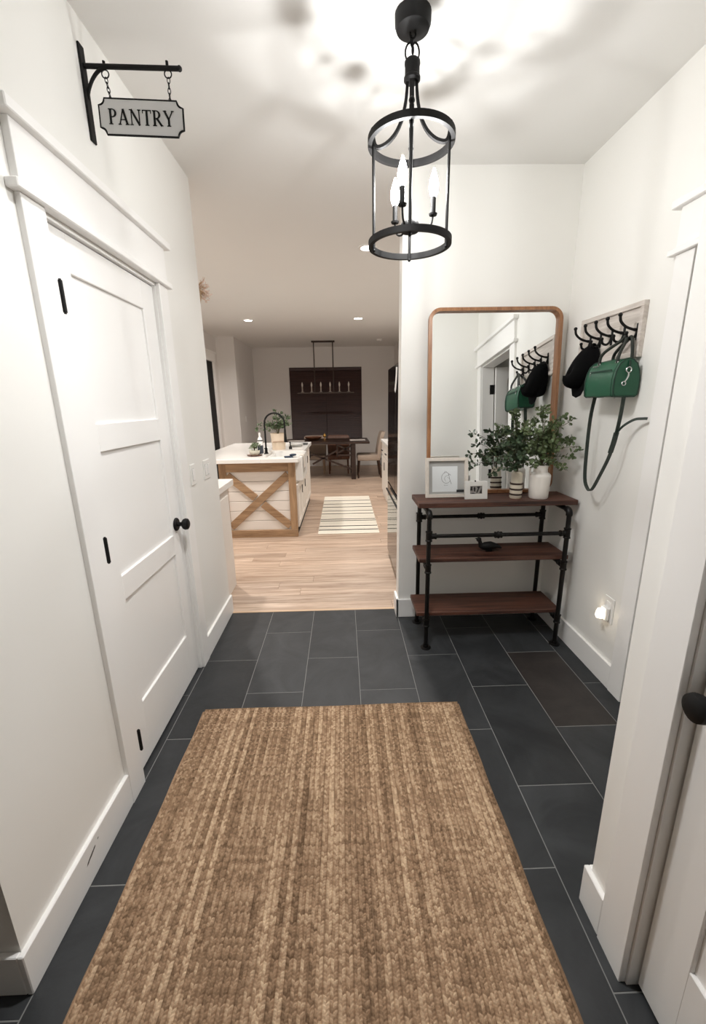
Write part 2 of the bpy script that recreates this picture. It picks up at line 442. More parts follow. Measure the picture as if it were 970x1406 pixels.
# swung open into the room beyond, hinged on the near jamb: slab lies along +x
Mrot = Matrix.Translation(Vector((XR+T+0.008, OY0+0.008, 0))) @ Matrix.Rotation(math.radians(-90), 4, 'Z')
def swung(parent):
    m = MB(); W_, e = 0.70, 0.0025
    m.box(-0.035, 0, 0, 0.113, 0.012, 2.04, e); m.box(-0.035, 0, W_-0.113, W_, 0.012, 2.04, e)
    for a, b in ((0.012, 0.283), (0.756, 0.858), (1.341, 1.442), (1.922, 2.04)): m.box(-0.035, 0, 0.11, W_-0.11, a, b, e)
    m.xform(Mrot).build('stile_and_rail', M_trim, parent, smooth=False)
    for a, b in ((0.28, 0.76), (0.855, 1.345), (1.44, 1.925)):
        MB().box(-0.025, -0.010, 0.11, W_-0.11, a, b).xform(Mrot).build('door_panel', M_trim, parent, smooth=False)
swung(d2)
for z in (0.136, 0.955, 1.786):
    m = MB(); m.box(XR+0.075, XR+T+0.004, OY0+0.006, OY0+0.009, z, z+0.092)
    m.lathe([(0, 0), (0.007, 0), (0.007, 0.092), (0, 0.092)], (XR+T+0.007, OY0+0.010, z), 10); m.build('hinge', M_black, d2)

t3 = casing('trim_3', XN, -1, NY0, NY1, DZ+0.008)
jamb(t3, XN, -1, NY0, NY1, DZ, T)
d3 = thing('door_3', (0.745, 0.35, 0), None, None); d3['kind'] = 'structure'
slab(d3, 0.742, 0.777, NY0+0.009, NY1-0.009, 0.012, DZ-0.010, [(0.265, 0.756), (0.858, 1.341), (1.442, 1.922)], 0.113, -1)
knob(d3, (0.742, 0.685, 0.902), (-1, 0, 0))

# ------------------------------------------------------------------ ceiling lantern
LX, LY = 0.272, 1.80
def lantern():
    t = thing('pendant_lantern', (LX, LY, 2.085), 'black iron open cage pendant lantern with three lit candle bulbs hanging from the entry ceiling', 'pendant light')
    c = (LX, LY)
    MB().lathe([(0.0, ZC), (0.062, ZC), (0.062, ZC-0.030), (0.056, ZC-0.044), (0.030, ZC-0.052), (0.0, ZC-0.053)], (*c, 0), 28).build('ceiling_canopy', M_black, t)
    m = MB()
    m.tube(arc((LX, LY, 2.722), 0.010, 0, 2*PI, 14, (1,0,0), (0,0,1))[:-1], 0.0028, 6, True)
    m.tube(arc((LX-0.004, LY, 2.704), 0.013, 0, 2*PI, 14, (0.4,0.9,0), (0,0,1))[:-1], 0.0028, 6, True)
    m.build('chain_link', M_black, t)
    for s in (-1, 1):
        MB().tube([Vector((LX+s*0.011, LY, 2.676))+Vector((math.cos(a)*0.014*0.95, math.cos(a)*0.006*s, math.sin(a)*0.024)) for a in [2*PI*k/18 for k in range(18)]], 0.0032, 6, True).build('hanging_loop', M_black, t)
    MB().lathe([(0.0, 2.654), (0.020, 2.654), (0.027, 2.648), (0.028, 2.640), (0.026, 2.634), (0.026, 2.606), (0.029, 2.602), (0.029, 2.594), (0.022, 2.588), (0.0, 2.588)], (*c, 0), 24).build('cap', M_black, t)
    RT, RB, RR = 2.415, 2.085, 0.150
    def ring(z, nm, hh, wd):
        pr_ = [(RR-wd/2, z-hh/2), (RR+wd/2, z-hh/2), (RR+wd/2, z+hh/2), (RR-wd/2, z+hh/2), (RR-wd/2, z-hh/2)]
        MB().lathe(pr_, (*c, 0), 56, closed_ends=False).build(nm, M_black, t)
    ring(RT, 'top_ring', 0.022, 0.015); ring(RB, 'bottom_ring', 0.021, 0.015)
    for k in range(4):
        a = k*PI/2-0.148; e = Vector((math.cos(a), math.sin(a), 0)); o = Vector((LX, LY, 0)); sd = Vector((-math.sin(a), math.cos(a), 0))
        prof = [(0.016, 2.600), (0.018, 2.560), (0.024, 2.520), (0.036, 2.478), (0.058, 2.440), (0.088, 2.414), (0.118, 2.404), (0.131, 2.414), (0.137, 2.446)]
        MB().ribbon([o+e*r+Vector((0,0,z)) for r, z in smooth_path([(r, z, 0) for r, z in prof], 4) for r, z in [(r, z)]] if False else
                    [o+e*p_[0]+Vector((0,0,p_[1])) for p_ in smooth_path([(r, z, 0) for r, z in prof], 4)], sd, 0.016, 0.010).build('arm', M_black, t)
        P = o+e*(RR-0.013)
        m = MB(); m.tube([P+Vector((0,0,RT+0.040)), P+Vector((0,0,RB-0.016))], 0.0056, 8)
        m.build('rod', M_black, t)
        MB().ball(P+Vector((0,0,RT+0.044)), 0.0105, 10, 6).build('finial', M_black, t); MB().ball(P+Vector((0,0,RB-0.016)), 0.0065, 10, 6).build('finial', M_black, t)
    MB().tube([(LX, LY, 2.59), (LX, LY, 2.13)], 0.0045, 10).build('stem', M_black, t)
    MB().lathe([(0.0, 2.164), (0.012, 2.163), (0.016, 2.156), (0.032, 2.154), (0.036, 2.147), (0.036, 2.132), (0.032, 2.124), (0.014, 2.118), (0.0, 2.114)], (*c, 0), 24).build('hub', M_black, t)
    kb = N('lit_bulb'); kb.t.nodes.remove(kb.b)          # thin clear glass with a glowing filament: lets its lamp shine out
    tr = kb.n('ShaderNodeBsdfTransparent'); tr.inputs[0].default_value = (0.95, 0.95, 0.95, 1)
    em = kb.n('ShaderNodeEmission'); em.inputs[0].default_value = (1.0, 0.96, 0.91, 1); em.inputs[1].default_value = BULB_L
    ad = kb.n('ShaderNodeAddShader'); kb.l(tr.outputs[0], ad.inputs[0]); kb.l(em.outputs[0], ad.inputs[1])
    kb.l(ad.outputs[0], kb.t.nodes['Material Output'].inputs['Surface']); bulb = kb.m
    for k in range(3):
        a = k*2*PI/3+0.05; e = Vector((math.cos(a), math.sin(a), 0)); o = Vector((LX, LY, 0)); r = 0.088
        pts = smooth_path([o+e*0.026+Vector((0,0,2.138)), o+e*0.05+Vector((0,0,2.128)), o+e*0.078+Vector((0,0,2.142)), o+e*r+Vector((0,0,2.182))], 5)
        MB().tube(pts, 0.004, 8).build('candle_arm', M_black, t)
        p_ = o+e*r
        h = MB().lathe([(0.0, 2.178), (0.014, 2.180), (0.016, 2.186), (0.0095, 2.188), (0.0095, 2.240), (0.0, 2.240)], p_, 16).build('candle_sleeve', M_black, t)
        MB().lathe([(0.0, 2.238), (0.008, 2.240), (0.015, 2.254), (0.018, 2.272), (0.0155, 2.294), (0.008, 2.318), (0.002, 2.334), (0.0, 2.335)], p_, 16).build('bulb', bulb, t)
        ld = bpy.data.lights.new('candle_light', 'POINT'); ld.energy = LANTERN_W; ld.color = (0.985, 0.995, 1.0); ld.shadow_soft_size = 0.010
        lo = bpy.data.objects.new('candle_light', ld); scene.collection.objects.link(lo); lo.parent = t
        lo.location = Vector((p_[0], p_[1], 2.285))-ORIGIN[t]
    return t
lantern()

# ------------------------------------------------------------------ pantry sign
def pantry_sign():
    yb = 1.79
    t = thing('sign_bracket', (XL, yb, 2.41), 'black wrought iron wall bracket above the pantry door holding a sign', 'bracket')
    MB().box(XL, XL+0.008, yb-0.016, yb+0.016, 2.408, 2.690, 0.002).build('wall_plate', M_black, t, smooth=False)
    m = MB(); m.tube([(XL+0.004, yb, 2.630), (-0.535, yb, 2.622)], 0.0075, 10); m.ball((-0.534, yb, 2.622), 0.009, 10, 6); m.build('arm', M_black, t)
    pts = [Vector((XL+0.006, yb, 2.535)), Vector((XL+0.012, yb, 2.560)), Vector((XL+0.030, yb, 2.592)), Vector((XL+0.055, yb, 2.616)), Vector((XL+0.085, yb, 2.627))]
    MB().tube(smooth_path(pts, 4), 0.0055, 8).build('brace', M_black, t)
    for xh in (-0.789, -0.575):
        m = MB(); m.tube([(xh, yb, 2.643), (xh, yb, 2.622)], 0.005, 8)
        m.tube(arc((xh, yb, 2.607), 0.012, 0, 2*PI, 16)[:-1], 0.0022, 6, True); m.build('eye_ring', M_black, t)
    s = thing('hanging_sign', (-0.682, yb, 2.42), 'white enamel plaque reading PANTRY with notched corners, hanging on two chains', 'sign')
    # outline with scooped corners, in sign-local (x, z), hung a touch out of level
    x0, x1, z0, z1, c = -0.145, 0.145, -0.053, 0.053, 0.020
    def outline(i):
        p_ = []; a0, a1, b0, b1 = x0+i, x1-i, z0+i, z1-i
        for cx_, cz_, s0 in ((a1, b1, PI), (a0, b1, 1.5*PI), (a0, b0, 0), (a1, b0, 0.5*PI)):
            seq = [(cx_+c*math.cos(s0+k*PI/2/5), cz_+c*math.sin(s0+k*PI/2/5)) for k in range(6)]
            # scooped (concave) corner, walked the right way round
            p_ += list(reversed(seq)) if True else seq
        return p_
    oc = (-0.682, yb, 2.481); tilt = math.radians(-2.2)
    X_ = Vector((math.cos(tilt), 0, math.sin(tilt))); Z_ = Vector((-math.sin(tilt), 0, math.cos(tilt))); Yn = Vector((0, -1, 0))
    def corner_order(i):
        a0, a1, b0, b1 = x0+i, x1-i, z0+i, z1-i
        out = []
        for cx_, cz_, st in ((a1, b0, PI), (a1, b1, 1.5*PI), (a0, b1, 0.0), (a0, b0, 0.5*PI)):
            out += [(cx_+c*math.cos(st-k*PI/2/6), cz_+c*math.sin(st-k*PI/2/6)) for k in range(7)]
        return out
    M = XF(Vector(oc)+Vector((0, 0.003, 0)), X_, Z_, Yn)
    MB().prism(corner_order(0.0025), M, 0.005).build('board', mat('sign_white', (214, 214, 214), 0.35), s, smooth=False)
    M2 = XF(oc, X_, Z_, Yn)
    MB().tube([M2 @ Vector((px_, pz_, 0.0)) for px_, pz_ in corner_order(0.0)], 0.0035, 6, True).build('rim', M_black, s)
    # lettering: serif capitals drawn from strokes
    thick, thin, H = 0.0072, 0.0034, 0.046
    def stroke(m, a, b, wd):
        a, b = Vector((a[0], a[1], 0)), Vector((b[0], b[1], 0)); d = (b-a).normalized(); n_ = Vector((-d.y, d.x, 0))*wd/2
        m.prism([((a-n_).x, (a-n_).y), ((b-n_).x, (b-n_).y), ((b+n_).x, (b+n_).y), ((a+n_).x, (a+n_).y)], LM, 0.0012)
    def serif(m, x, z, wd=0.014): stroke(m, (x-wd/2, z), (x+wd/2, z), 0.0026)
    def bowl(m, cx_, cz_, rx, rz):
        n = 12; op = []; ip = []
        for k in range(n+1):
            a = -PI/2+PI*k/n; op.append((cx_+rx*math.cos(a), cz_+rz*math.sin(a))); ip.append((cx_+(rx-thick)*math.cos(a), cz_+(rz-0.0026)*math.sin(a)))
        m.prism(op+ip[::-1], LM, 0.0012)
    def P(m):
        stroke(m, (0.006, 0), (0.006, H), thick); serif(m, 0.006, 0.0013); serif(m, 0.004, H-0.0013, 0.010)
        bowl(m, 0.012, H-0.0125, 0.015, 0.0125); stroke(m, (0.004, H-0.0013), (0.0125, H-0.0013), 0.0026); stroke(m, (0.004, H-0.0237), (0.0125, H-0.0237), 0.0026); return 0.028
    def A(m):
        stroke(m, (0.005, 0.001), (0.018, H), thin); stroke(m, (0.018, H), (0.031, 0.001), thick); stroke(m, (0.009, 0.015), (0.027, 0.015), 0.0026)
        serif(m, 0.005, 0.0013, 0.011); serif(m, 0.031, 0.0013, 0.013); return 0.036
    def Nn(m):
        stroke(m, (0.006, 0), (0.006, H), thin); stroke(m, (0.006, H), (0.033, 0.0), thick); stroke(m, (0.033, 0), (0.033, H), thin)
        serif(m, 0.006, 0.0013, 0.011); serif(m, 0.004, H-0.0013, 0.010); serif(m, 0.033, H-0.0013, 0.011); return 0.039
    def Tt(m):
        stroke(m, (0.016, 0), (0.016, H), thick); stroke(m, (0.001, H-0.0014), (0.031, H-0.0014), 0.0028); serif(m, 0.016, 0.0013)
        stroke(m, (0.002, H), (0.002, H-0.010), 0.0026); stroke(m, (0.030, H), (0.030, H-0.010), 0.0026); return 0.032
    def Rr(m):
        P(m); stroke(m, (0.014, H-0.0237), (0.030, 0.0005), thick); serif(m, 0.031, 0.0013, 0.008); return 0.034
    def Yy(m):
        stroke(m, (0.003, H), (0.017, 0.020), thick); stroke(m, (0.031, H), (0.017, 0.020), thin); stroke(m, (0.017, 0.0), (0.017, 0.021), thick)
        serif(m, 0.017, 0.0013); serif(m, 0.004, H-0.0013, 0.012); serif(m, 0.031, H-0.0013, 0.010); return 0.034
    xcur = -0.113
    for fn, adv in ((P, 0.0315), (A, 0.0405), (Nn, 0.0435), (Tt, 0.0365), (Rr, 0.0385), (Yy, 0.03)):
        LM = M2 @ Matrix.Translation(Vector((xcur, -0.023, 0.0022)))
        m = MB(); fn(m); m.build('letter', M_black, s, smooth=False); xcur += adv
    for xh, xs in ((-0.789, -0.787), (-0.575, -0.578)):
        top = Vector((xh, yb, 2.596)); botz = 2.528 if xh < -0.7 else 2.521; bot = Vector((xs+(0.006 if xh < -0.7 else 0), yb, botz)); n = 5
        m = MB()
        for k in range(n):
            c_ = top.lerp(bot, (k+0.5)/n); d = (bot-top).normalized(); sd = Vector((0, 1, 0)) if k % 2 else Vector((1, 0, 0))
            m.tube([c_+d*math.cos(a)*0.0098+sd*math.sin(a)*0.0048 for a in [2*PI*q/10 for q in range(10)]], 0.0014, 5, True)
        m.build('chain', M_black, s)
pantry_sign()

# ------------------------------------------------------------------ switches, outlet, night light
def switch(y, z, n, label):
    w_ = 0.072 if n == 1 else 0.116; h = 0.118
    t = thing('light_switch', (XL, y, z-h/2), label, 'light switch', 'light switches on the left walls')
    MB().box(XL, XL+0.006, y-w_/2, y+w_/2, z-h/2, z+h/2, 0.0022).build('cover_plate', M_white, t, smooth=False)
    for k in range(n):
        yc = y+(k-(n-1)/2)*0.046
        MB().box(XL+0.005, XL+0.0095, yc-0.0165, yc+0.0165, z-0.033, z+0.033, 0.0015).build('rocker', M_trim, t, smooth=False)
        m = MB()
        for a, b, c_, d in ((-.0178, -.0166, -.0345, .0345), (.0166, .0178, -.0345, .0345), (-.0178, .0178, -.0345, -.0332), (-.0178, .0178, .0332, .0345)):
            m.box(XL+0.0055, XL+0.0066, yc+a, yc+b, z+c_, z+d)
        m.build('rocker_gap', mat('switch_gap', (150, 150, 148), 0.6), t, smooth=False)
switch(2.392, 1.118, 1, 'single white rocker light switch beside the pantry door')
switch(2.640, 1.112, 2, 'double white rocker light switch near the end of the left wall')

def outlet():
    yc, z0, z1 = 1.985, 0.345, 0.485
    t = thing('wall_outlet', (XR, yc, z0), 'white wall outlet plate behind a glowing night light', 'outlet')
    MB().box(XR-0.006, XR, yc-0.040, yc+0.040, z0, z1, 0.002).build('cover_plate', M_white, t, smooth=False)
    MB().box(XR-0.008, XR-0.005, yc-0.018, yc+0.018, z1-0.062, z1-0.024, 0.002).build('socket', M_trim, t, smooth=False)
    n = thing('night_light', (XR-0.03, yc, 0.355), 'small glowing plug-in night light low on the right wall', 'night light')
    MB().box(XR-0.030, XR-0.008, yc-0.024, yc+0.024, 0.358, 0.432, 0.005).build('housing', M_white, n, smooth=False)
    g = emit('night_glow', (1.0, 0.84, 0.62), 9.0)
    MB().lathe([(0.0, 0.0), (0.017, 0.002), (0.020, 0.012), (0.018, 0.030), (0.012, 0.048), (0.0, 0.056)], (XR-0.044, yc+0.006, 0.368), 16).build('lit_shade', g, n)
outlet()

# ------------------------------------------------------------------ jute rug: every braid a part
def jute_rug():
    k = N('jute'); geo = k.n('ShaderNodeNewGeometry'); oi = k.n('ShaderNodeObjectInfo')
    rp = k.n('ShaderNodeValToRGB'); cr = rp.color_ramp
    cr.elements[0].color = (*lin((104, 82, 62)), 1); cr.elements[1].color = (*lin((206, 180, 150)), 1)
    e = cr.elements.new(0.5); e.color = (*lin((156, 128, 102)), 1)
    at = k.n('ShaderNodeAttribute', attribute_name='strand')
    mul = k.n('ShaderNodeMath', operation='MULTIPLY'); mul.inputs[1].default_value = 53.0; k.l(oi.outputs['Random'], mul.inputs[0])
    add = k.n('ShaderNodeVectorMath', operation='ADD'); k.l(geo.outputs['Position'], add.inputs[0]); k.l(mul.outputs[0], add.inputs[1])
    mp = k.n('ShaderNodeMapping'); mp.inputs['Scale'].default_value = (10, 0.7, 1); k.l(add.outputs[0], mp.inputs['Vector'])
    n1 = k.n('ShaderNodeTexNoise', Scale=2.0, Detail=3.0); k.l(mp.outputs[0], n1.inputs['Vector'])
    n2 = k.n('ShaderNodeTexNoise', Scale=130.0, Detail=2.0); k.l(add.outputs[0], n2.inputs['Vector'])
    def madd(src, f, acc):
        a = k.n('ShaderNodeMath', operation='MULTIPLY_ADD'); a.inputs[1].default_value = f; k.l(src, a.inputs[0])
        if acc is None: a.inputs[2].default_value = 0.0
        else: k.l(acc, a.inputs[2])
        return a.outputs[0]
    v = madd(oi.outputs['Random'], 0.34, None); v = madd(n1.outputs['Fac'], 0.70, v); v = madd(n2.outputs['Fac'], 0.42, v); v = madd(at.outputs['Fac'], 0.48, v)
    mr = k.n('ShaderNodeMapRange'); mr.inputs[1].default_value = 0.52; mr.inputs[2].default_value = 1.38; k.l(v, mr.inputs[0])
    k.l(mr.outputs[0], rp.inputs[0]); k.l(rp.outputs[0], k.b.inputs['Base Color'])
    k.b.inputs['Roughness'].default_value = 0.92; k.b.inputs['Specular IOR Level'].default_value = 0.15
    bp = k.n('ShaderNodeBump', Strength=0.5, Distance=0.002); k.l(n2.outputs['Fac'], bp.inputs['Height']); k.l(bp.outputs['Normal'], k.b.inputs['Normal'])
    x0, x1, y0, y1 = -0.728, 0.556, -0.55, 1.812
    t = thing('jute_rug', ((x0+x1)/2, (y0+y1)/2, 0), 'braided natural jute area rug lying on the slate floor', 'rug')
    nb = 62; wd = (x1-x0)/nb; L = y1-y0; st = 0.0020; ny = int(L/st); U = np.array([-1.04, -0.82, -0.55, -0.28, -0.04, 0.04, 0.28, 0.55, 0.82, 1.04])
    mesh_pool = []; rs = np.random.RandomState(5)
    for v in range(6):
        Y = np.arange(ny+1)*st; pitch = 0.0074+0.0004*v
        YY, UU = np.meshgrid(Y, U, indexing='ij')
        wob = 0.25*np.sin(YY*9+v)+0.15*np.sin(YY*23+2*v)
        ph = YY/pitch-np.abs(UU)*0.75+(UU > 0)*0.5+wob+v*0.37
        bmp = np.abs(np.sin(PI*ph))**0.7
        prof = np.sqrt(np.clip(1-(np.abs(np.abs(UU)-0.42)/0.66)**2, 0, 1))      # two rows of lobes
        Z = 0.002+0.0110*prof*(0.5+0.5*bmp)
        lob = np.floor(ph).astype(int) % 997+(UU > 0)*997
        col = rs.rand(2200)[lob]
        Xx = UU*wd*0.5+0.0012*np.sin(YY*5.3+v*2)+0.0008*np.sin(YY*17+v)
        vs_ = np.stack([Xx, YY, Z], -1).reshape(-1, 3)
        n = len(U); fs_ = [(i*n+j, i*n+j+1, (i+1)*n+j+1, (i+1)*n+j) for i in range(ny) for j in range(n-1)]
        me = bpy.data.meshes.new('braid'); me.from_pydata(vs_.tolist(), [], fs_); me.shade_smooth(); me.materials.append(k.m)
        a = me.attributes.new('strand', 'FLOAT', 'POINT'); a.data.foreach_set('value', col.ravel().astype(np.float32))
        mesh_pool.append(me)
    for i in range(nb):
        o = bpy.data.objects.new('braid', mesh_pool[rnd.randrange(6)]); scene.collection.objects.link(o); o.parent = t
        o.location = Vector((x0+(i+0.5)*wd, y0+rnd.uniform(-0.003, 0.002)+0.0025*math.sin(i*0.17), 0.0))-ORIGIN[t]
    MB().box(x0+0.004, x1-0.004, y0+0.004, y1-0.006, 0.0002, 0.004).build('backing', k.m, t, smooth=False)
    for xe, q0 in ((x0-0.001, 0.9), (x1+0.001, 0.8)):
        MB().tube([(xe+0.002*math.sin(q*q0), y0+q*0.05, 0.005) for q in range(int(L/0.05)+1)], 0.005, 6).build('edge_cord', k.m, t)
    MB().tube([(x0+(x1-x0)*q/30, y1+0.002+0.0025*math.sin(q/30*56*0.17), 0.005) for q in range(31)], 0.005, 6).build('end_cord', k.m, t)
jute_rug()

# ------------------------------------------------------------------ console table
CX0, CX1, CYF, CYB = 0.492, 1.312, 2.325, 2.645
def console():
    t = thing('console_table', (0.91, 2.48, 0), 'industrial black pipe console table with three dark wood shelves under the mirror', 'console table')
    rp = 0.0135
    def board(z, x0, x1, y0, y1, nm, th=0.030):
        m = MB(); m.box(x0, x1, y0, y1, z-th, z, 0.003)
        return m.build(nm, M_walnut, t, smooth=False)
    zt, zm, zl = 0.925, 0.578, 0.218
    board(zt, 0.436, 1.379, 2.362, 2.622, 'tabletop'); board(zm, 0.447, 1.362, 2.368, 2.628, 'shelf', 0.026); board(zl, 0.440, 1.350, 2.372, 2.635, 'shelf', 0.026)
    def flange(m, x, y, z): m.lathe([(0.0, 0), (0.033, 0), (0.033, 0.005), (0.019, 0.008), (0.018, 0.022), (0.0, 0.022)], (x, y, z), 20)
    def coll(m, p_, ax, r=0.0195, L=0.045):
        ax = Vector(ax); u = Vector((0,0,1)) if abs(ax.z) < 0.5 else Vector((1,0,0)); s_ = u.cross(ax).normalized(); u = ax.cross(s_)
        m.lathe([(0, -L/2), (r, -L/2), (r, -L/2+0.006), (r*0.88, -L/2+0.009), (r*0.88, L/2-0.009), (r, L/2-0.006), (r, L/2), (0, L/2)], seg=16, M=XF(p_, s_, u, ax))
    for x in (CX0, CX1):
        # front leg: rises, turns back under the top in an elbow
        m = MB(); flange(m, x, CYF, 0)
        pts = [Vector((x, CYF, 0.01)), Vector((x, CYF, 0.855))]+[Vector((x, CYF+0.02-0.02*math.cos(a), 0.855+0.02*math.sin(a))) for a in (0.4, 0.8, 1.2, PI/2)]+[Vector((x, CYB-0.02, 0.875))]
        m.tube(pts, rp, 12)
        m.tube([Vector((x, CYF+0.024-0.024*math.cos(a), 0.850+0.025*math.sin(a))) for a in (-0.3, 0, 0.4, 0.8, 1.2, PI/2, 1.9)], 0.0185, 12)
        for z in (zm-0.046, zl-0.040): coll(m, (x, CYF, z), (0,0,1), 0.0205, 0.055)
        coll(m, (x, CYF, 0.735), (0,0,1), 0.0205, 0.060)
        m.build('front_leg', M_blackpipe, t)
        m = MB(); flange(m, x, CYB, 0); m.tube([(x, CYB, 0.01), (x, CYB, 0.895)], rp, 12)
        coll(m, (x, CYB, 0.765), (0,0,1), 0.0205, 0.060); coll(m, (x, CYB, 0.875), (0,0,1), 0.0195, 0.042)
        m.build('back_leg', M_blackpipe, t)
        for z in (zm-0.046, zl-0.040):
            m = MB(); m.tube([(x, CYF, z), (x, CYB, z)], rp*0.95, 10); coll(m, (x, CYF+0.04, z), (0,1,0), 0.018, 0.03); coll(m, (x, CYB-0.03, z), (0,1,0), 0.018, 0.03)
            m.build('shelf_support', M_blackpipe, t)
    for yy, zz in ((CYF, 0.735), (CYB, 0.765)):
        m = MB(); m.tube([(CX0, yy, zz), (CX1, yy, zz)], 0.0115, 12); coll(m, ((CX0+CX1)/2, yy, zz), (1,0,0), 0.0195, 0.040)
        m.ball(((CX0+CX1)/2, yy, zz), 0.022, 12, 8, (0.6, 1, 1))
        coll(m, (CX0+0.028, yy, zz), (1,0,0), 0.0185, 0.030); coll(m, (CX1-0.028, yy, zz), (1,0,0), 0.0185, 0.030)
        m.build('cross_rail', M_blackpipe, t)
console()

# ------------------------------------------------------------------ mirror leaning on the console
def mirror():
    xc, Wd, Hh, rad = 0.930, 0.806, 1.112, 0.070
    zb, yb, yt = 0.925, 2.628, 2.706
    ang = math.asin((yt-yb)/Hh)
    t = thing('wall_mirror', (xc, yb, zb), 'large rounded wood framed mirror leaning on the console table', 'mirror')
    up = Vector((0, math.sin(ang), math.cos(ang))); nrm = Vector((0, -math.cos(ang), math.sin(ang)))
    M = XF((xc, yb, zb), (1,0,0), up, nrm)
    def rr(i, r, bottom_r=0.02):
        x0, x1, z0, z1 = -Wd/2+i, Wd/2-i, i, Hh-i; p_ = []
        for cx_, cz_, rr_, a0 in ((x1, z0, r, -PI/2), (x1, z1, r, 0), (x0, z1, r, PI/2), (x0, z0, r, PI)):
            sx = -1 if cx_ > 0 else 1; sz = -1 if cz_ > Hh/2 else 1
            p_ += [(cx_+sx*rr_+rr_*math.cos(a0+k*PI/2/8), cz_+sz*rr_+rr_*math.sin(a0+k*PI/2/8)) for k in range(9)]
        return p_
    o_, i_ = rr(0, rad), rr(0.020, rad-0.018); n = len(o_)
    m = MB(); vs_ = []
    for (pl, d) in ((o_, 0.0), (o_, 0.030), (i_, 0.034), (i_, 0.0)): vs_ += [M @ Vector((x, z, d)) for x, z in pl]
    fs_ = []
    for a in range(4):
        b = (a+1) % 4
        for k in range(n): fs_.append((a*n+k, a*n+(k+1) % n, b*n+(k+1) % n, b*n+k))
    m.add(vs_, fs_); m.build('frame', M_mirrorwood, t)
    MB().prism(rr(0.018, rad-0.018), M @ Matrix.Translation(Vector((0, 0, 0.004))), 0.003).build('glass', mat('mirror_glass', (246, 248, 248), 0.015, metal=1.0), t, smooth=False)
mirror()

# ------------------------------------------------------------------ things on the console
ZT = 0.925
def leaning(x0, x1, y, z, h, tilt):
    M = XF(((x0+x1)/2, y, z), (1,0,0), (0, math.sin(tilt), math.cos(tilt)), (0, -math.cos(tilt), math.sin(tilt)))
    return M, x1-x0
def frame_rect(m, M, w_, h, b, d0, d1):
    for x0, x1, z0, z1 in ((-w_/2, -w_/2+b, 0, h), (w_/2-b, w_/2, 0, h), (-w_/2+b, w_/2-b, 0, b), (-w_/2+b, w_/2-b, h-b, h)):
        m.box(x0, x1, z0, z1, d0, d1, 0.001, M)
def big_frame():
    M, w_ = leaning(0.502, 0.762, 2.512, ZT, 0.243, 0.16); h = 0.243
    t = thing('picture_frame', (0.632, 2.53, ZT), 'larger white picture frame with a bird line drawing leaning against the mirror', 'picture frame')
    m = MB(); frame_rect(m, M, w_, h, 0.020, 0.0, 0.020); m.build('frame_border', mat('distressed_white', (222, 214, 204), 0.6, var=0.1, scale=60), t, smooth=False)
    MB().box(-w_/2+0.018, w_/2-0.018, 0.018, h-0.018, 0.001, 0.004, 0, M).build('mat_board', mat('grey_mat', (172, 172, 170), 0.6), t, smooth=False)
    MB().box(-0.088, 0.068, 0.034, h-0.052, 0.004, 0.0055, 0, M).build('print_paper', mat('print_white', (226, 230, 232), 0.5), t, smooth=False)
    ink = mat('print_ink', (46, 46, 48), 0.7); m = MB(); cx_, cz_ = -0.004, 0.118
    def curve(pts, wd):
        P = smooth_path([(x+cx_, z+cz_, 0.0058) for x, z in pts], 5); m.ribbon([M @ p_ for p_ in P], M.to_3x3() @ Vector((0,0,1)), 0.0006, wd)
    curve([(0.018, 0.026), (0.004, 0.036), (-0.016, 0.028), (-0.026, 0.008), (-0.022, -0.016), (-0.004, -0.030), (0.016, -0.028)], 0.0016)
    curve([(0.018, 0.026), (0.012, 0.016), (-0.002, 0.012), (-0.008, -0.004), (0.000, -0.018)], 0.0012)
    curve([(0.030, 0.018), (0.018, 0.026), (0.020, 0.012), (0.024, -0.008), (0.034, -0.036)], 0.0018)
    curve([(0.016, -0.028), (0.026, -0.016), (0.020, 0.000), (0.008, 0.004)], 0.0012)
    curve([(-0.010, 0.030), (-0.006, 0.042), (0.006, 0.040)], 0.0010)
    for q in range(5): curve([(-0.012+q*0.005, -0.044), (-0.010+q*0.005, -0.041), (-0.008+q*0.005, -0.045)], 0.0008)
    m.build('bird_drawing', ink, t, smooth=False)
    MB().box(0.062, w_/2-0.021, 0.030, 0.046, 0.0042, 0.0060, 0, M).build('print_corner', ink, t, smooth=False)
big_frame()
def small_frame():
    M, w_ = leaning(0.726, 0.862, 2.448, ZT, 0.110, 0.14); h = 0.110
    t = thing('picture_frame', (0.794, 2.46, ZT), 'small white photo frame with a black and white photograph in front', 'picture frame')
    m = MB(); frame_rect(m, M, w_, h, 0.031, 0.0, 0.014); m.build('frame_border', mat('white_frame', (233, 232, 228), 0.45), t, smooth=False)
    m = MB(); m.box(-w_/2+0.03, w_/2-0.03, 0.03, h-0.03, 0.002, 0.007, 0, M); m.build('photograph', mat('photo_grey', (150, 145, 142), 0.4, var=0.35, scale=90), t, smooth=False)
    m = MB()
    for pl in ([(-0.036, -0.002), (-0.030, 0.020), (-0.022, 0.022), (-0.020, -0.004)], [(-0.014, 0.010), (-0.008, 0.022), (-0.002, 0.010), (-0.004, -0.010), (-0.012, -0.008)],
               [(0.004, 0.020), (0.026, 0.022), (0.016, 0.000), (0.008, -0.018), (0.002, -0.016), (0.012, 0.010)], [(0.020, -0.020), (0.034, 0.012), (0.036, -0.020)], [(-0.036, -0.022), (-0.016, -0.016), (0.0, -0.022)]):
        m.prism([(x, z+0.055) for x, z in pl], M @ Matrix.Translation(Vector((0, 0, 0.007))), 0.0004)
    m.build('photo_figures', mat('photo_black', (34, 32, 32), 0.4), t, smooth=False)
    MB().ball(M @ Vector((-0.006, h-0.002, 0.010)), 0.006, 8, 6).build('hook', M_black, t)
small_frame()

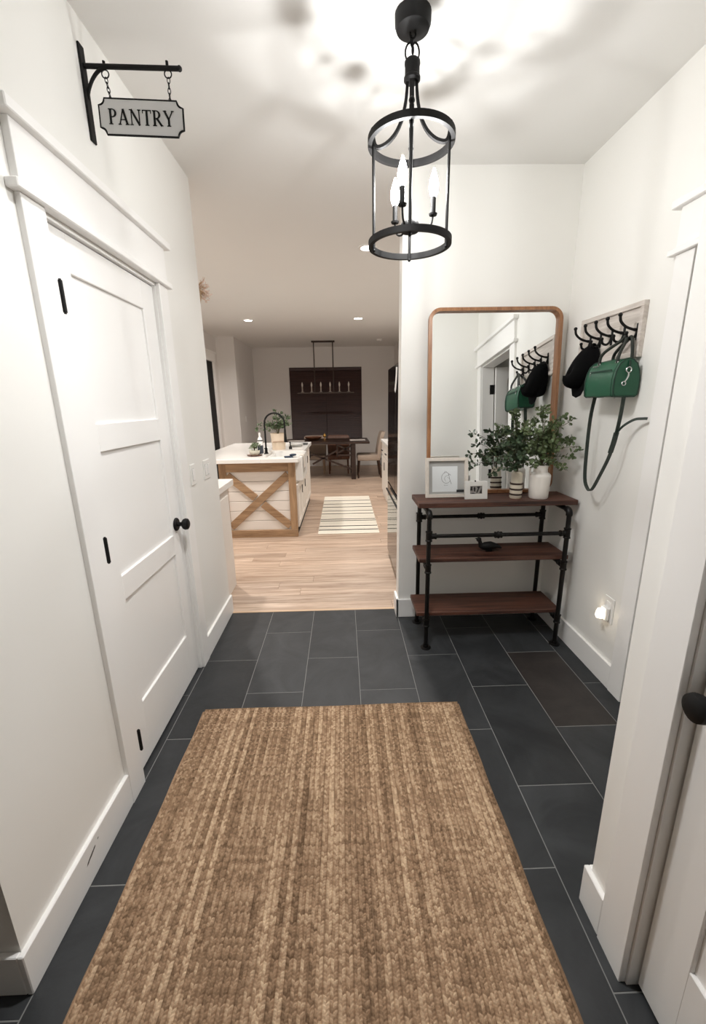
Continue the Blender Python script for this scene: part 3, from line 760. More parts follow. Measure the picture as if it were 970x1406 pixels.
M_ceramic = mat('white_ceramic', (236, 231, 224), 0.28, var=0.01)
M_leaf = mat('eucalyptus_leaf', (100, 116, 78), 0.5, var=0.4, scale=26)
M_leafd = mat('dark_leaf', (60, 78, 54), 0.5, var=0.4, scale=26)
M_stem = mat('green_stem', (84, 80, 54), 0.6)
VX, VY = 1.178, 2.452
def big_vase():
    t = thing('ceramic_vase', (VX, VY, ZT), 'white ceramic jug vase holding eucalyptus on the console table', 'vase')
    pr_ = [(0.0, 0), (0.052, 0.0), (0.056, 0.006), (0.058, 0.060), (0.061, 0.128), (0.060, 0.140), (0.053, 0.149), (0.042, 0.156), (0.039, 0.172), (0.041, 0.190), (0.044, 0.200), (0.040, 0.199), (0.035, 0.186), (0.034, 0.172), (0.0, 0.160)]
    MB().lathe(pr_, (VX, VY, ZT), 32).build('vase_body', M_ceramic, t)
    MB().tube(smooth_path([(VX-0.037, VY, ZT+0.196), (VX-0.060, VY-0.004, ZT+0.188), (VX-0.066, VY-0.006, ZT+0.160), (VX-0.054, VY-0.004, ZT+0.136)], 5), 0.006, 8).build('handle', M_ceramic, t)
big_vase()
def small_vase():
    x, y = 1.040, 2.455
    t = thing('banded_vase', (x, y, ZT), 'small cream bottle vase with dark banded lower half left of the white vase', 'vase')
    MB().lathe([(0.0, 0), (0.031, 0.0), (0.036, 0.008), (0.036, 0.022), (0.030, 0.026), (0.036, 0.032), (0.036, 0.052), (0.030, 0.057), (0.036, 0.063), (0.036, 0.084), (0.033, 0.090), (0.032, 0.150), (0.026, 0.160), (0.021, 0.164), (0.017, 0.160), (0.0, 0.15)], (x, y, ZT), 28).build('vase_body', mat('cream_glaze', (212, 202, 184), 0.4, var=0.06, scale=40), t)
    dk = mat('dark_twine', (60, 44, 38), 0.8)
    for z in (0.026, 0.057, 0.090):
        MB().lathe([(0.030, z-0.006), (0.0375, z-0.005), (0.0385, z), (0.0375, z+0.005), (0.030, z+0.006)], (x, y, ZT), 28, closed_ends=False).build('band', dk, t)
small_vase()
def spray(name, label, base, dirs, m_leaf, lsize, cat='plant', seed=3, group=None, height=None, leaf_n=(10, 15)):
    r_ = random.Random(seed)
    t = thing(name, base, label, cat, group)
    st = MB(); lf = MB()
    for (dx, dy, dz, droop) in dirs:
        b = Vector(base); tip = b+Vector((dx, dy, dz)); mid = b.lerp(tip, 0.5)+Vector((-dx*0.18, -dy*0.18, dz*0.16+0.02))
        end = tip+Vector((dx*0.1, dy*0.1, -droop))
        pts = smooth_path([b, mid, tip, end], 6)
        st.tube(pts, [0.0022*(1-0.6*i/len(pts)) for i in range(len(pts))], 5)
        n = r_.randint(*leaf_n)
        for k in range(n):
            f = 0.26+0.74*(k+r_.random()*0.6)/n; idx = min(int(f*(len(pts)-1)), len(pts)-2); p_ = pts[idx].lerp(pts[idx+1], f*(len(pts)-1)-idx)
            tan = (pts[idx+1]-pts[idx]).normalized()
            for side in (1, -1):
                q = Vector((r_.uniform(-1, 1), r_.uniform(-1, 1), r_.uniform(-0.6, 1))); sd = (q-tan*q.dot(tan)).normalized()*side
                ld = (sd+tan*r_.uniform(0.1, 0.7)).normalized(); nn = ld.cross(Vector((r_.uniform(-1,1), r_.uniform(-1,1), r_.uniform(-1,1)))).normalized(); wv = nn.cross(ld)
                s = lsize*r_.uniform(0.75, 1.25)*(1.05-0.35*f); c0 = p_+ld*0.004
                L = [c0, c0+ld*s*0.45+wv*s*0.42+nn*s*0.10, c0+ld*s*1.05+wv*s*0.36+nn*s*0.06, c0+ld*s*1.35-nn*s*0.05, c0+ld*s*1.05-wv*s*0.36+nn*s*0.06, c0+ld*s*0.45-wv*s*0.42+nn*s*0.10, c0+ld*s*0.75-nn*s*0.03]
                lf.add(L, [(0,1,6), (1,2,6), (2,3,6), (3,4,6), (4,5,6), (5,0,6)])
    st.build('stem', M_stem, t)
    o = lf.build('foliage', m_leaf, t, angle=80); o['kind'] = 'stuff'
    return t
r2 = random.Random(5); dirs = []
for i in range(26):
    a = r2.uniform(0, 2*PI); rad = r2.uniform(0.03, 0.19)
    dx = math.cos(a)*rad*0.95-0.02; dy = -abs(math.sin(a))*rad*0.5+0.03
    dirs.append((max(-0.22, min(0.15, dx)), dy, r2.uniform(0.16, 0.37)-abs(dx)*0.4, r2.uniform(0.0, 0.05)))
dirs += [(-0.07, -0.06, 0.05, 0.02), (0.06, -0.07, 0.05, 0.02), (0.0, -0.08, 0.08, 0.02), (-0.03, -0.06, 0.13, 0.01), (0.05, -0.05, 0.13, 0.01), (0.10, -0.05, 0.03, 0.02), (0.13, -0.03, 0.28, -0.02), (0.155, 0.0, 0.18, 0.0), (0.14, -0.05, 0.08, -0.005), (0.165, -0.06, 0.14, 0.02)]
spray('eucalyptus', 'bunch of green eucalyptus stems spilling out of the white ceramic vase', (VX, VY, ZT+0.170), dirs, M_leaf, 0.023, seed=9, leaf_n=(11, 16))
r3 = random.Random(15)
dirs2 = [(-0.15, -0.03, 0.26, 0.01), (-0.17, 0.0, 0.12, 0.03), (-0.12, -0.05, 0.19, 0.02), (-0.06, 0.02, 0.27, 0.0), (-0.03, -0.03, 0.20, 0.0), (0.03, -0.02, 0.25, 0.0), (0.05, 0.03, 0.16, 0.01), (-0.10, 0.04, 0.10, 0.02), (-0.155, -0.05, 0.05, 0.03), (-0.08, -0.06, 0.12, 0.02), (0.0, -0.06, 0.13, 0.02), (0.02, 0.03, 0.12, 0.0), (-0.05, -0.05, 0.06, 0.01)]
spray('silver_dollar_eucalyptus', 'darker round leaved eucalyptus standing in the small banded vase', (1.040, 2.455, ZT+0.135), dirs2, M_leafd, 0.027, seed=21, leaf_n=(11, 15))

def bird():
    t = thing('bird_figurine', (0.905, 2.47, 0.578), 'dark cast iron bird figurine on the middle shelf of the console', 'figurine')
    m = MB(); P = [(0.985, 0.598), (0.955, 0.610), (0.915, 0.616), (0.875, 0.612), (0.852, 0.616), (0.846, 0.640), (0.840, 0.655)]
    rs = [0.004, 0.016, 0.026, 0.026, 0.017, 0.012, 0.013]
    pts = [Vector((x, 2.47, z+0.003)) for x, z in P]
    m.tube(pts, rs, 12); m.ball((0.838, 2.47, 0.659), 0.015, 12, 8, (1.1, 0.9, 1)); m.build('bird_body', M_black, t, angle=60)
    MB().tube([(0.828, 2.47, 0.664), (0.812, 2.47, 0.668)], [0.006, 0.001], 8).build('beak', M_black, t)
    m = MB(); m.box(0.885, 0.925, 2.462, 2.478, 0.578, 0.600, 0.003); m.build('foot', M_black, t, smooth=False)
bird()

# ------------------------------------------------------------------ coat rack, cap, handbag
def coat_rack():
    y0, y1, z0, z1 = 2.022, 2.535, 1.684, 1.928
    t = thing('coat_rack', (XR, (y0+y1)/2, z0), 'whitewashed framed coat rack with five black hooks on the right wall', 'coat rack')
    MB().box(XR-0.012, XR, y0+0.02, y1-0.02, z0+0.02, z1-0.02).build('back_board', M_whitewash, t, smooth=False)
    for a, b, c_, d in ((y0, y1, z1-0.024, z1), (y0, y1, z0, z0+0.024), (y0, y0+0.022, z0+0.024, z1-0.024), (y1-0.022, y1, z0+0.024, z1-0.024)):
        MB().box(XR-0.024, XR, a, b, c_, d, 0.002).build('frame_strip', M_whitewash, t, smooth=False)
    for k in range(5):
        y = 2.058+k*0.0955; x = XR-0.012; zb = 1.806
        m = MB(); m.box(x-0.005, x, y-0.008, y+0.008, zb-0.044, zb+0.030, 0.002)
        m.tube(smooth_path([(x-0.004, y, zb), (x-0.030, y, zb+0.004), (x-0.062, y, zb+0.016), (x-0.086, y, zb+0.038), (x-0.092, y, zb+0.064)], 5), [0.0075]*4+[0.0062]*17, 8)
        m.ball((x-0.092, y, zb+0.066), 0.0095, 10, 6)
        m.tube(smooth_path([(x-0.004, y, zb-0.004), (x-0.010, y, zb-0.026), (x-0.026, y, zb-0.040), (x-0.046, y, zb-0.034), (x-0.052, y, zb-0.016)], 5), 0.0058, 8)
        m.ball((x-0.052, y, zb-0.013), 0.0085, 10, 6)
        m.build('hook', M_black, t)
coat_rack()
def cap():
    t = thing('black_cap', (1.32, 2.40, 1.50), 'black fabric cap hanging from the far hooks of the coat rack', 'cap')
    fab = mat('black_fabric', (13, 13, 14), 0.95, var=0.2, scale=80, bump=0.3, bscale=300, spec=0.1)
    # dome bulging into the room, opening against the wall
    c = Vector((1.372, 2.392, 1.668)); m = MB(); vs_ = []; seg, rg = 24, 9
    for i in range(rg+1):
        u = i/rg*PI/2
        for k in range(seg):
            a = 2*PI*k/seg
            ry = 0.078*(1+0.05*math.sin(3*a)); rz = 0.125 if math.sin(a) > 0 else 0.105
            vs_.append(c+Vector((-0.128*math.sin(u)*(1-0.18*math.sin(a)), ry*math.cos(a)*math.cos(u)**0.8, rz*math.sin(a)*math.cos(u)**0.8-0.042*math.sin(u))))
    fs_ = [(i*seg+k, i*seg+(k+1) % seg, (i+1)*seg+(k+1) % seg, (i+1)*seg+k) for i in range(rg) for k in range(seg)]+[tuple(reversed(range(seg)))]
    m.add(vs_, fs_); m.build('crown', fab, t, angle=70)
    # bill hanging down
    pl = [(-0.074, 0.02), (-0.068, -0.040), (-0.042, -0.082), (0.0, -0.094), (0.042, -0.082), (0.068, -0.040), (0.074, 0.02)]
    M = XF((1.318, 2.385, 1.600), (0, 1, 0), Vector((0.12, 0, 1)).normalized(), Vector((-1, 0, 0.12)).normalized())
    MB().prism(pl, M, 0.004).build('bill', fab, t, smooth=False)
    MB().ball(c+Vector((-0.128, 0, -0.042)), 0.006, 8, 6).build('button', fab, t)
    MB().ribbon(smooth_path([(1.370, 2.36, 1.765), (1.352, 2.35, 1.782), (1.340, 2.345, 1.775), (1.355, 2.345, 1.76)], 4), (0, 1, 0), 0.018, 0.003).build('strap', fab, t)
cap()
def handbag():
    t = thing('handbag', (1.33, 2.12, 1.507), 'green leather barrel handbag hanging from the near hooks of the coat rack', 'handbag')
    green = mat('green_leather', (24, 84, 58), 0.42, var=0.12, scale=20, bump=0.25, bscale=260)
    dgreen = mat('dark_green_leather', (17, 54, 40), 0.5, var=0.1, scale=20, bump=0.25, bscale=260)
    hand = mat('handle_leather', (34, 40, 34), 0.5); strapm = mat('strap_leather', (26, 40, 33), 0.5)
    y0, y1, xc = 2.000, 2.245, 1.327
    # D-shaped section: flat base, sides leaning in to a rounded top (x, z)
    sec = [(-0.056, 0.006), (-0.048, 0.0), (0.048, 0.0), (0.056, 0.006), (0.060, 0.035), (0.060, 0.075), (0.054, 0.115), (0.040, 0.148), (0.020, 0.166), (0.0, 0.172), (-0.020, 0.166), (-0.040, 0.148), (-0.054, 0.115), (-0.060, 0.075), (-0.060, 0.035)]
    def shell(m, ya, yb, sc, bul=0.0):
        n = len(sec); ys = [ya, ya+0.006, ya+0.03, (ya+yb)/2, yb-0.03, yb-0.006, yb]; ss = [0.93*sc, 0.985*sc, sc, sc*1.02, sc, 0.985*sc, 0.93*sc]; vs_ = []
        for yy, s in zip(ys, ss): vs_ += [(xc+x*s, yy, 1.507+0.086+(z-0.086)*s) for x, z in sec]
        fs_ = [(i*n+k, i*n+(k+1) % n, (i+1)*n+(k+1) % n, (i+1)*n+k) for i in range(len(ys)-1) for k in range(n)]
        fs_ += [tuple(range(n)), tuple((len(ys)-1)*n+k for k in reversed(range(n)))]
        m.add(vs_, fs_)
    m = MB(); shell(m, y0, y1, 1.0); m.build('bag_body', green, t, angle=40)
    n = len(sec)
    for yy in (y0, y1): 
        m = MB(); m.tube([(xc+x*0.985, yy+(0.004 if yy == y0 else -0.004), 1.593+(z-0.086)*0.985) for x, z in sec], 0.0042, 8, True); m.build('piping', dgreen, t)
    # seams and front pocket zip
    m = MB(); m.tube([(xc+x*1.004, y0+0.022, 1.593+(z-0.086)*1.004) for x, z in sec], 0.0016, 6, True); m.build('seam', dgreen, t)
    m = MB(); m.ribbon([(xc-0.058, y0+0.035, 1.628), (xc-0.0595, (y0+y1)/2, 1.628), (xc-0.058, y1-0.035, 1.628)], (0, 0, 1), 0.007, 0.003); m.build('pocket_zip', dgreen, t)
    m = MB(); m.ribbon([(xc-0.060, y1-0.045, 1.628), (xc-0.063, y1-0.043, 1.606)], (0, 1, 0), 0.005, 0.002); m.build('zip_pull', M_chrome, t)
    m = MB(); m.ribbon([(xc, y0+0.002, 1.676), (xc, (y0+y1)/2, 1.681), (xc, y1-0.002, 1.676)], (1, 0, 0), 0.010, 0.003); m.build('top_zip', dgreen, t)
    for q in range(4): MB().box(xc-0.0555, xc-0.046, y1-0.09+q*0.012, y1-0.083+q*0.012, 1.650, 1.656, 0.001).build('logo_stud', M_chrome, t, smooth=False)
    m = MB(); m.tube(arc((xc-0.004, y0-0.008, 1.626), 0.012, 0, 2*PI, 12)[:-1], 0.0026, 6, True)
    m.tube(smooth_path([(xc-0.004, y0-0.008, 1.614), (xc-0.004, y0-0.010, 1.598), (xc-0.012, y0-0.010, 1.582), (xc-0.020, y0-0.009, 1.572)], 4), 0.0035, 8)
    m.tube(arc((xc-0.020, y0-0.009, 1.566), 0.009, 0, 2*PI, 12)[:-1], 0.0024, 6, True); m.build('swivel_clasp', M_chrome, t)
    MB().ribbon([(xc, y0-0.003, 1.668), (xc-0.001, y0-0.006, 1.645), (xc-0.004, y0-0.006, 1.630)], (1, 0, 0), 0.011, 0.003).build('clasp_tab', dgreen, t)
    # two handles up to the lower hooks
    for xo, ya, yb, tip in ((-0.030, y0+0.045, y1-0.060, (1.334, 2.070, 1.778)), (0.030, y0+0.035, y1-0.070, (1.352, 2.055, 1.776))):
        p_ = smooth_path([(xc+xo, ya, 1.655), (xc+xo*0.9, ya-0.004, 1.700), (tip[0], tip[1]-0.014, tip[2]-0.014), tip, (tip[0], tip[1]+0.018, tip[2]-0.012), (xc+xo*0.9, yb-0.012, 1.712), (xc+xo, yb, 1.656)], 6)
        MB().tube(p_, 0.0075, 8).build('handle', hand, t)
        for yy in (ya, yb): MB().tube(arc((xc+xo*1.05, yy, 1.662), 0.009, 0, 2*PI, 12, (0,1,0), (0,0,1))[:-1], 0.0024, 6, True).build('handle_ring', M_chrome, t)
    # shoulder strap looping below the bag
    p_ = smooth_path([(1.325, y1-0.010, 1.510), (1.322, y1+0.004, 1.40), (1.320, y1-0.002, 1.22), (1.318, y1-0.020, 1.08), (1.316, 2.180, 1.028), (1.316, 2.145, 1.035), (1.316, 2.100, 1.105), (1.318, 2.040, 1.225), (1.322, 2.018, 1.33), (1.326, 2.010, 1.43), (1.330, 2.012, 1.510)], 6)
    MB().ribbon(p_, (1, 0.25, 0), 0.021, 0.0035).build('shoulder_strap', strapm, t)
    MB().ribbon([(1.319, 2.038, 1.240), (1.321, 2.026, 1.290), (1.323, 2.018, 1.340)], (1, 0.25, 0), 0.025, 0.008).build('strap_keeper', strapm, t)
    MB().ribbon(smooth_path([(1.322, 2.022, 1.325), (1.334, 1.998, 1.368), (1.352, 1.950, 1.402), (1.366, 1.912, 1.408), (1.371, 1.890, 1.409)], 5), (0.3, 0, 1), 0.012, 0.003).build('strap_tail', strapm, t)
    for yy in (y0+0.03, y1-0.03): MB().ball((xc-0.03, yy, 1.505), 0.005, 8, 6).build('base_stud', M_chrome, t)
handbag()

# ================================================================== kitchen
# ------------------------------------------------------------------ island
M_shiplap = mat('shiplap_white', (232, 226, 219), 0.5, var=0.03, scale=6)
M_quartz = mat('white_quartz', (240, 238, 234), 0.22, var=0.02, scale=4)
def island():
    x0, x1, y0, y1, zt = -1.40, -0.545, 4.68, 6.62, 0.875
    t = thing('kitchen_island', ((x0+x1)/2, (y0+y1)/2, 0), 'white kitchen island with an oak framed shiplap end and X brace', 'kitchen island')
    m = MB(); m.box(x0+0.02, x1-0.012, y0+0.04, 4.805, 0.0, zt); m.box(x0+0.02, x1-0.012, 5.455, y1, 0.0, zt); m.box(x0+0.02, -0.905, 4.805, 5.455, 0.0, zt); m.box(-0.905, x1-0.012, 4.805, 5.455, 0.0, 0.62)
    m.build('island_body', M_shiplap, t, smooth=False)
    z = 0.085; hgt = 0.115
    while z < 0.78:
        MB().box(x0+0.02, x1-0.08, y0+0.022, y0+0.040, z, min(z+hgt-0.005, 0.79), 0.003).build('shiplap_board', M_shiplap, t, smooth=False); z += hgt
    MB().box(x0, x1, y0-0.006, y0+0.04, 0, 0.088, 0.003).build('bottom_rail', M_oakrail, t, smooth=False)
    MB().box(x0, x1-0.081, y0, y0+0.04, 0.772, zt, 0.003).build('top_rail', M_oakrail, t, smooth=False)
    MB().box(x1-0.080, x1, y0-0.003, y0+0.045, 0.088, zt, 0.003).build('post', M_oakpost, t, smooth=False)
    MB().box(x0, x0+0.08, y0-0.003, y0+0.045, 0.088, zt, 0.003).build('post', M_oakpost, t, smooth=False)
    a, b, c_, d = (x0+0.085, y0+0.012, 0.130), (x1-0.085, y0+0.012, 0.735), (x0+0.085, y0+0.013, 0.735), (x1-0.085, y0+0.013, 0.130)
    MB().bar(a, b, 0.022, 0.085, (0,0,1), 0.002).build('x_brace', M_oakrail, t, smooth=False)
    mid1 = Vector(c_).lerp(Vector(d), 0.44); mid2 = Vector(c_).lerp(Vector(d), 0.56)
    MB().bar(c_, mid1, 0.020, 0.085, (0,0,1), 0.002).build('x_brace', M_oakrail, t, smooth=False)
    MB().bar(mid2, d, 0.020, 0.085, (0,0,1), 0.002).build('x_brace', M_oakrail, t, smooth=False)
    # aisle side: toe kick, shaker doors with pulls
    MB().box(x1-0.012, x1-0.010, y0+0.05, y1, 0.0, 0.09).build('toe_kick', M_dark, t, smooth=False)
    for ya, yb, za, zb in ((4.74, 5.13, 0.10, 0.60), (5.14, 5.53, 0.10, 0.60), (5.55, 6.06, 0.10, 0.84), (6.08, 6.60, 0.10, 0.84)):
        dr = MB(); dr.box(x1-0.012, x1+0.006, ya, yb, za, zb, 0.002)
        o = dr.build('cabinet_door', M_shiplap, t, smooth=False)
        m = MB()
        for p_ in ((ya, ya+0.06, za, zb), (yb-0.06, yb, za, zb), (ya+0.06, yb-0.06, za, za+0.06), (ya+0.06, yb-0.06, zb-0.06, zb)): m.box(x1+0.006, x1+0.014, *p_, 0.001)
        m.build('door_frame', M_shiplap, o, smooth=False)
        MB().tube([(x1+0.03, yb-0.03, zb-0.16), (x1+0.03, yb-0.03, zb-0.06)], 0.005, 8).build('pull', M_black, o)
    w_ = thing('countertop', ((x0+x1)/2, (y0+y1)/2, zt), 'white quartz countertop on the kitchen island', 'countertop')
    m = MB(); m.box(x0-0.30, -0.92, 4.62, 6.66, zt, 0.922, 0.003); m.box(-0.92, -0.50, 4.62, 4.80, zt, 0.922, 0.003); m.box(-0.92, -0.50, 5.46, 6.66, zt, 0.922, 0.003)
    m.build('slab', M_quartz, w_, smooth=False)
    s = thing('apron_sink', (-0.70, 5.13, 0.62), 'white farmhouse apron sink set in the island', 'sink')
    m = MB()
    m.box(-0.90, -0.475, 4.81, 4.84, 0.64, 0.915, 0.006); m.box(-0.90, -0.475, 5.42, 5.45, 0.64, 0.915, 0.006); m.box(-0.90, -0.875, 4.83, 5.43, 0.64, 0.90, 0.004)
    m.box(-0.51, -0.475, 4.83, 5.43, 0.64, 0.915, 0.006); m.box(-0.90, -0.48, 4.82, 5.44, 0.63, 0.66)
    m.build('basin', M_white, s, smooth=False)
    MB().lathe([(0, 0.66), (0.035, 0.66), (0.035, 0.664), (0, 0.664)], (-0.69, 5.13, 0), 16).build('drain', M_chrome, s)
    tw = thing('dish_towel', (-0.47, 4.98, 0.72), 'pale dish towel draped over the front of the apron sink', 'towel')
    m = MB(); m.ribbon(smooth_path([(-0.515, 4.98, 0.80), (-0.512, 4.98, 0.905), (-0.495, 4.98, 0.919), (-0.472, 4.98, 0.912), (-0.468, 4.98, 0.85), (-0.466, 4.98, 0.72)], 4), (0, 1, 0), 0.16, 0.006); m.build('towel_cloth', mat('towel_grey', (206, 200, 192), 0.9, var=0.1, scale=90), tw)
    m = MB(); m.box(-0.4635, -0.4618, 4.905, 5.055, 0.755, 0.763); m.box(-0.4635, -0.4618, 4.905, 5.055, 0.738, 0.742); m.build('towel_stripe', mat('towel_dark', (70, 66, 64), 0.9), tw, smooth=False)
island()
ZI = 0.922
def faucet():
    t = thing('faucet', (-0.935, 5.13, ZI), 'tall black gooseneck kitchen faucet arching over the island sink', 'faucet')
    MB().lathe([(0, 0), (0.027, 0), (0.027, 0.008), (0.018, 0.014), (0.016, 0.07), (0, 0.07)], (-0.935, 5.13, ZI), 18).build('base', M_black, t)
    p_ = [Vector((-0.935, 5.13, ZI+0.05)), Vector((-0.935, 5.13, ZI+0.36))]+arc((-0.815, 5.13, ZI+0.36), 0.12, PI, 0, 12)[1:]+[Vector((-0.695, 5.13, ZI+0.28))]
    MB().tube(p_, 0.0105, 10).build('gooseneck', M_black, t)
    MB().lathe([(0, 0), (0.017, 0), (0.018, 0.02), (0.014, 0.10), (0.012, 0.15), (0, 0.15)], (-0.695, 5.13, ZI+0.135), 14).build('spray_head', M_black, t)
    MB().tube([(-0.935, 5.115, ZI+0.05), (-0.935, 5.04, ZI+0.075)], 0.006, 8).build('lever', M_black, t)
    s = thing('soap_dispenser', (-0.70, 5.62, ZI), 'small black stopper standing on the island behind the faucet', 'dispenser')
    MB().lathe([(0, 0), (0.022, 0), (0.020, 0.03), (0.008, 0.045), (0.007, 0.09), (0, 0.09)], (-0.70, 5.62, ZI), 14).build('bottle', M_black, s)
    MB().tube([(-0.70, 5.62, ZI+0.09), (-0.70, 5.60, ZI+0.10), (-0.70, 5.555, ZI+0.092)], 0.006, 8).build('spout', M_black, s)
faucet()
def island_things():
    c = (-0.852, 5.62, ZI)
    t = thing('bucket_planter', c, 'cream ribbed bucket planter with a wooden handle behind the faucet', 'planter')
    MB().lathe([(0, 0), (0.082, 0), (0.086, 0.01), (0.092, 0.09), (0.098, 0.098), (0.098, 0.112), (0.094, 0.12), (0.102, 0.205), (0.106, 0.212), (0.098, 0.212), (0.09, 0.19), (0, 0.18)], c, 28).build('bucket', mat('cream_bucket', (226, 208, 186), 0.55, var=0.05, scale=20), t)
    MB().tube([(c[0]-0.06, c[1]-0.098, c[2]+0.105), (c[0]+0.10, c[1]-0.085, c[2]+0.112)], 0.009, 8).build('wood_handle', M_lightleg, t)
    rr_ = random.Random(4)
    d = [(rr_.uniform(-0.16, 0.15), rr_.uniform(-0.10, 0.10), rr_.uniform(0.10, 0.27), 0.02) for _ in range(20)]+[(-0.24, 0, 0.10, 0.03), (-0.22, 0.02, 0.16, 0.02), (-0.02, 0, 0.33, 0.0), (0.05, 0, 0.30, 0)]
    spray('potted_greenery', 'leafy green plant growing in the cream bucket on the island', (c[0], c[1], c[2]+0.18), d, mat('plant_leaf', (92, 110, 80), 0.55, var=0.35, scale=26), 0.034, seed=31, leaf_n=(6, 9))
    s = (-0.975, 4.99, ZI)
    t = thing('soap_bottle', s, 'white bottle with a dark label standing left of the faucet', 'bottle')
    MB().lathe([(0, 0), (0.030, 0), (0.032, 0.006), (0.032, 0.175), (0.022, 0.20), (0.012, 0.212), (0.012, 0.262), (0, 0.264)], s, 20).build('bottle_body', M_white, t)
    MB().lathe([(0.0326, 0.02), (0.0332, 0.022), (0.0332, 0.115), (0.0326, 0.117)], s, 20, closed_ends=False).build('label_band', mat('dark_label', (58, 64, 74), 0.5, var=0.4, scale=60), t)
    MB().lathe([(0.0326, 0.166), (0.0334, 0.168), (0.0334, 0.176), (0.0326, 0.178)], s, 20, closed_ends=False).build('neck_band', M_black, t)
    q = (-1.035, 4.93, ZI)
    t = thing('wooden_saucer', q, 'round wooden saucer on the island under a succulent bowl', 'saucer')
    MB().lathe([(0, 0), (0.070, 0), (0.088, 0.008), (0.090, 0.014), (0.078, 0.010), (0, 0.009)], q, 24).build('dish', M_midwood, t)
    q2 = (q[0], q[1], ZI+0.010)
    t = thing('succulent_bowl', q2, 'small pale bowl on the wooden saucer', 'bowl')
    MB().lathe([(0, 0), (0.040, 0), (0.058, 0.02), (0.063, 0.055), (0.058, 0.055), (0.052, 0.045), (0, 0.045)], q2, 24).build('bowl_body', mat('pale_bowl', (224, 222, 206), 0.45), t)
    d = [(math.cos(a)*r_, math.sin(a)*r_, h, 0.0) for a, r_, h in [(k*0.9, 0.02+0.05*((k*7) % 5)/5, 0.05+0.05*((k*3) % 4)/4) for k in range(16)]]
    spray('succulent', 'small grey green succulent growing in the pale bowl', (q2[0], q2[1], q2[2]+0.04), d, mat('succulent_leaf', (112, 126, 96), 0.5, var=0.25, scale=30), 0.018, seed=41, leaf_n=(4, 5))
    # folded cloth, plates, tray
    t = thing('folded_cloth', (-0.60, 4.72, ZI), 'folded dark blue cloth lying near the island corner', 'cloth')
    m = MB(); m.box(-0.665, -0.565, 4.675, 4.745, ZI, ZI+0.016, 0.006); m.xform(Matrix.Translation(Vector((-0.6, 4.72, 0))) @ Matrix.Rotation(0.25, 4, 'Z') @ Matrix.Translation(Vector((0.6, -4.72, 0)))).build('lower_fold', mat('navy_cloth', (44, 56, 72), 0.9, var=0.2, scale=40), t)
    m = MB(); m.box(-0.60, -0.535, 4.705, 4.775, ZI+0.015, ZI+0.036, 0.010); m.xform(Matrix.Translation(Vector((-0.57, 4.74, 0))) @ Matrix.Rotation(-0.35, 4, 'Z') @ Matrix.Translation(Vector((0.57, -4.74, 0)))).build('upper_fold', mat('navy_cloth_dark', (40, 52, 68), 0.9, var=0.2, scale=40), t)
    for i, (x, y, r_, lb) in enumerate(((-0.66, 5.95, 0.10, 'white stacked plates on the island behind the sink'), (-0.95, 5.32, 0.06, 'small white cup bowl beside the faucet base'))):
        t = thing('plate_stack' if i == 0 else 'small_bowl', (x, y, ZI), lb, 'dishes' if i == 0 else 'bowl')
        if i == 0:
            for k in range(3): MB().lathe([(0, 0), (r_*0.6, 0), (r_, 0.012), (r_, 0.015), (r_*0.6, 0.005), (0, 0.005)], (x, y, ZI+0.012*k), 24).build('plate', M_white, t)
        else: MB().lathe([(0, 0), (0.03, 0), (0.052, 0.03), (0.056, 0.06), (0.05, 0.06), (0.045, 0.03), (0, 0.012)], (x, y, ZI), 20).build('bowl_body', M_white, t)
    t = thing('serving_tray', (-0.62, 6.22, ZI), 'thin grey tray lying at the far end of the island', 'tray')
    m = MB(); m.box(-0.78, -0.52, 6.14, 6.30, ZI, ZI+0.010, 0.003); m.build('tray_base', mat('tray_grey', (120, 122, 122), 0.4), t, smooth=False)
    m = MB()
    for b in ((-0.78, -0.52, 6.14, 6.147), (-0.78, -0.52, 6.293, 6.30), (-0.78, -0.773, 6.147, 6.293), (-0.527, -0.52, 6.147, 6.293)): m.box(*b, ZI+0.008, ZI+0.022)
    m.build('tray_rim', mat('tray_rim_grey', (105, 107, 108), 0.4), t, smooth=False)
island_things()

# ------------------------------------------------------------------ striped runner
def runner():
    x0, x1, y0, y1 = -0.322, 0.412, 4.74, 6.78
    cream = mat('cream_weave', (228, 222, 208), 0.95, var=0.05, scale=70, bump=0.3, bscale=200); dk = mat('charcoal_stripe', (38, 40, 40), 0.95, var=0.1, scale=70); lt = mat('grey_stripe', (204, 201, 190), 0.95)
    t = thing('striped_runner', ((x0+x1)/2, (y0+y1)/2, 0), 'cream runner rug with thin black stripes on the wood floor', 'rug')
    MB().box(x0, x1, y0, y1, 0.0003, 0.008, 0.003).build('rug_field', cream, t, smooth=False)
    for v, wd in ((4.868, 0.030), (5.03, 0.030), (5.275, 0.028), (5.355, 0.028), (5.64, 0.026), (5.80, 0.024), (6.02, 0.030), (6.22, 0.026), (6.45, 0.028)):
        MB().box(x0+0.004, x1-0.004, y0+(v-4.74), y0+(v-4.74)+wd, 0.0075, 0.0092).build('dark_stripe', dk, t, smooth=False)
    for v in (4.80, 4.94, 5.13, 5.17, 5.21, 5.45, 5.50, 5.55, 5.90, 6.12, 6.60):
        MB().box(x0+0.004, x1-0.004, v, v+0.016, 0.0075, 0.0088).build('pale_stripe', lt, t, smooth=False)
runner()

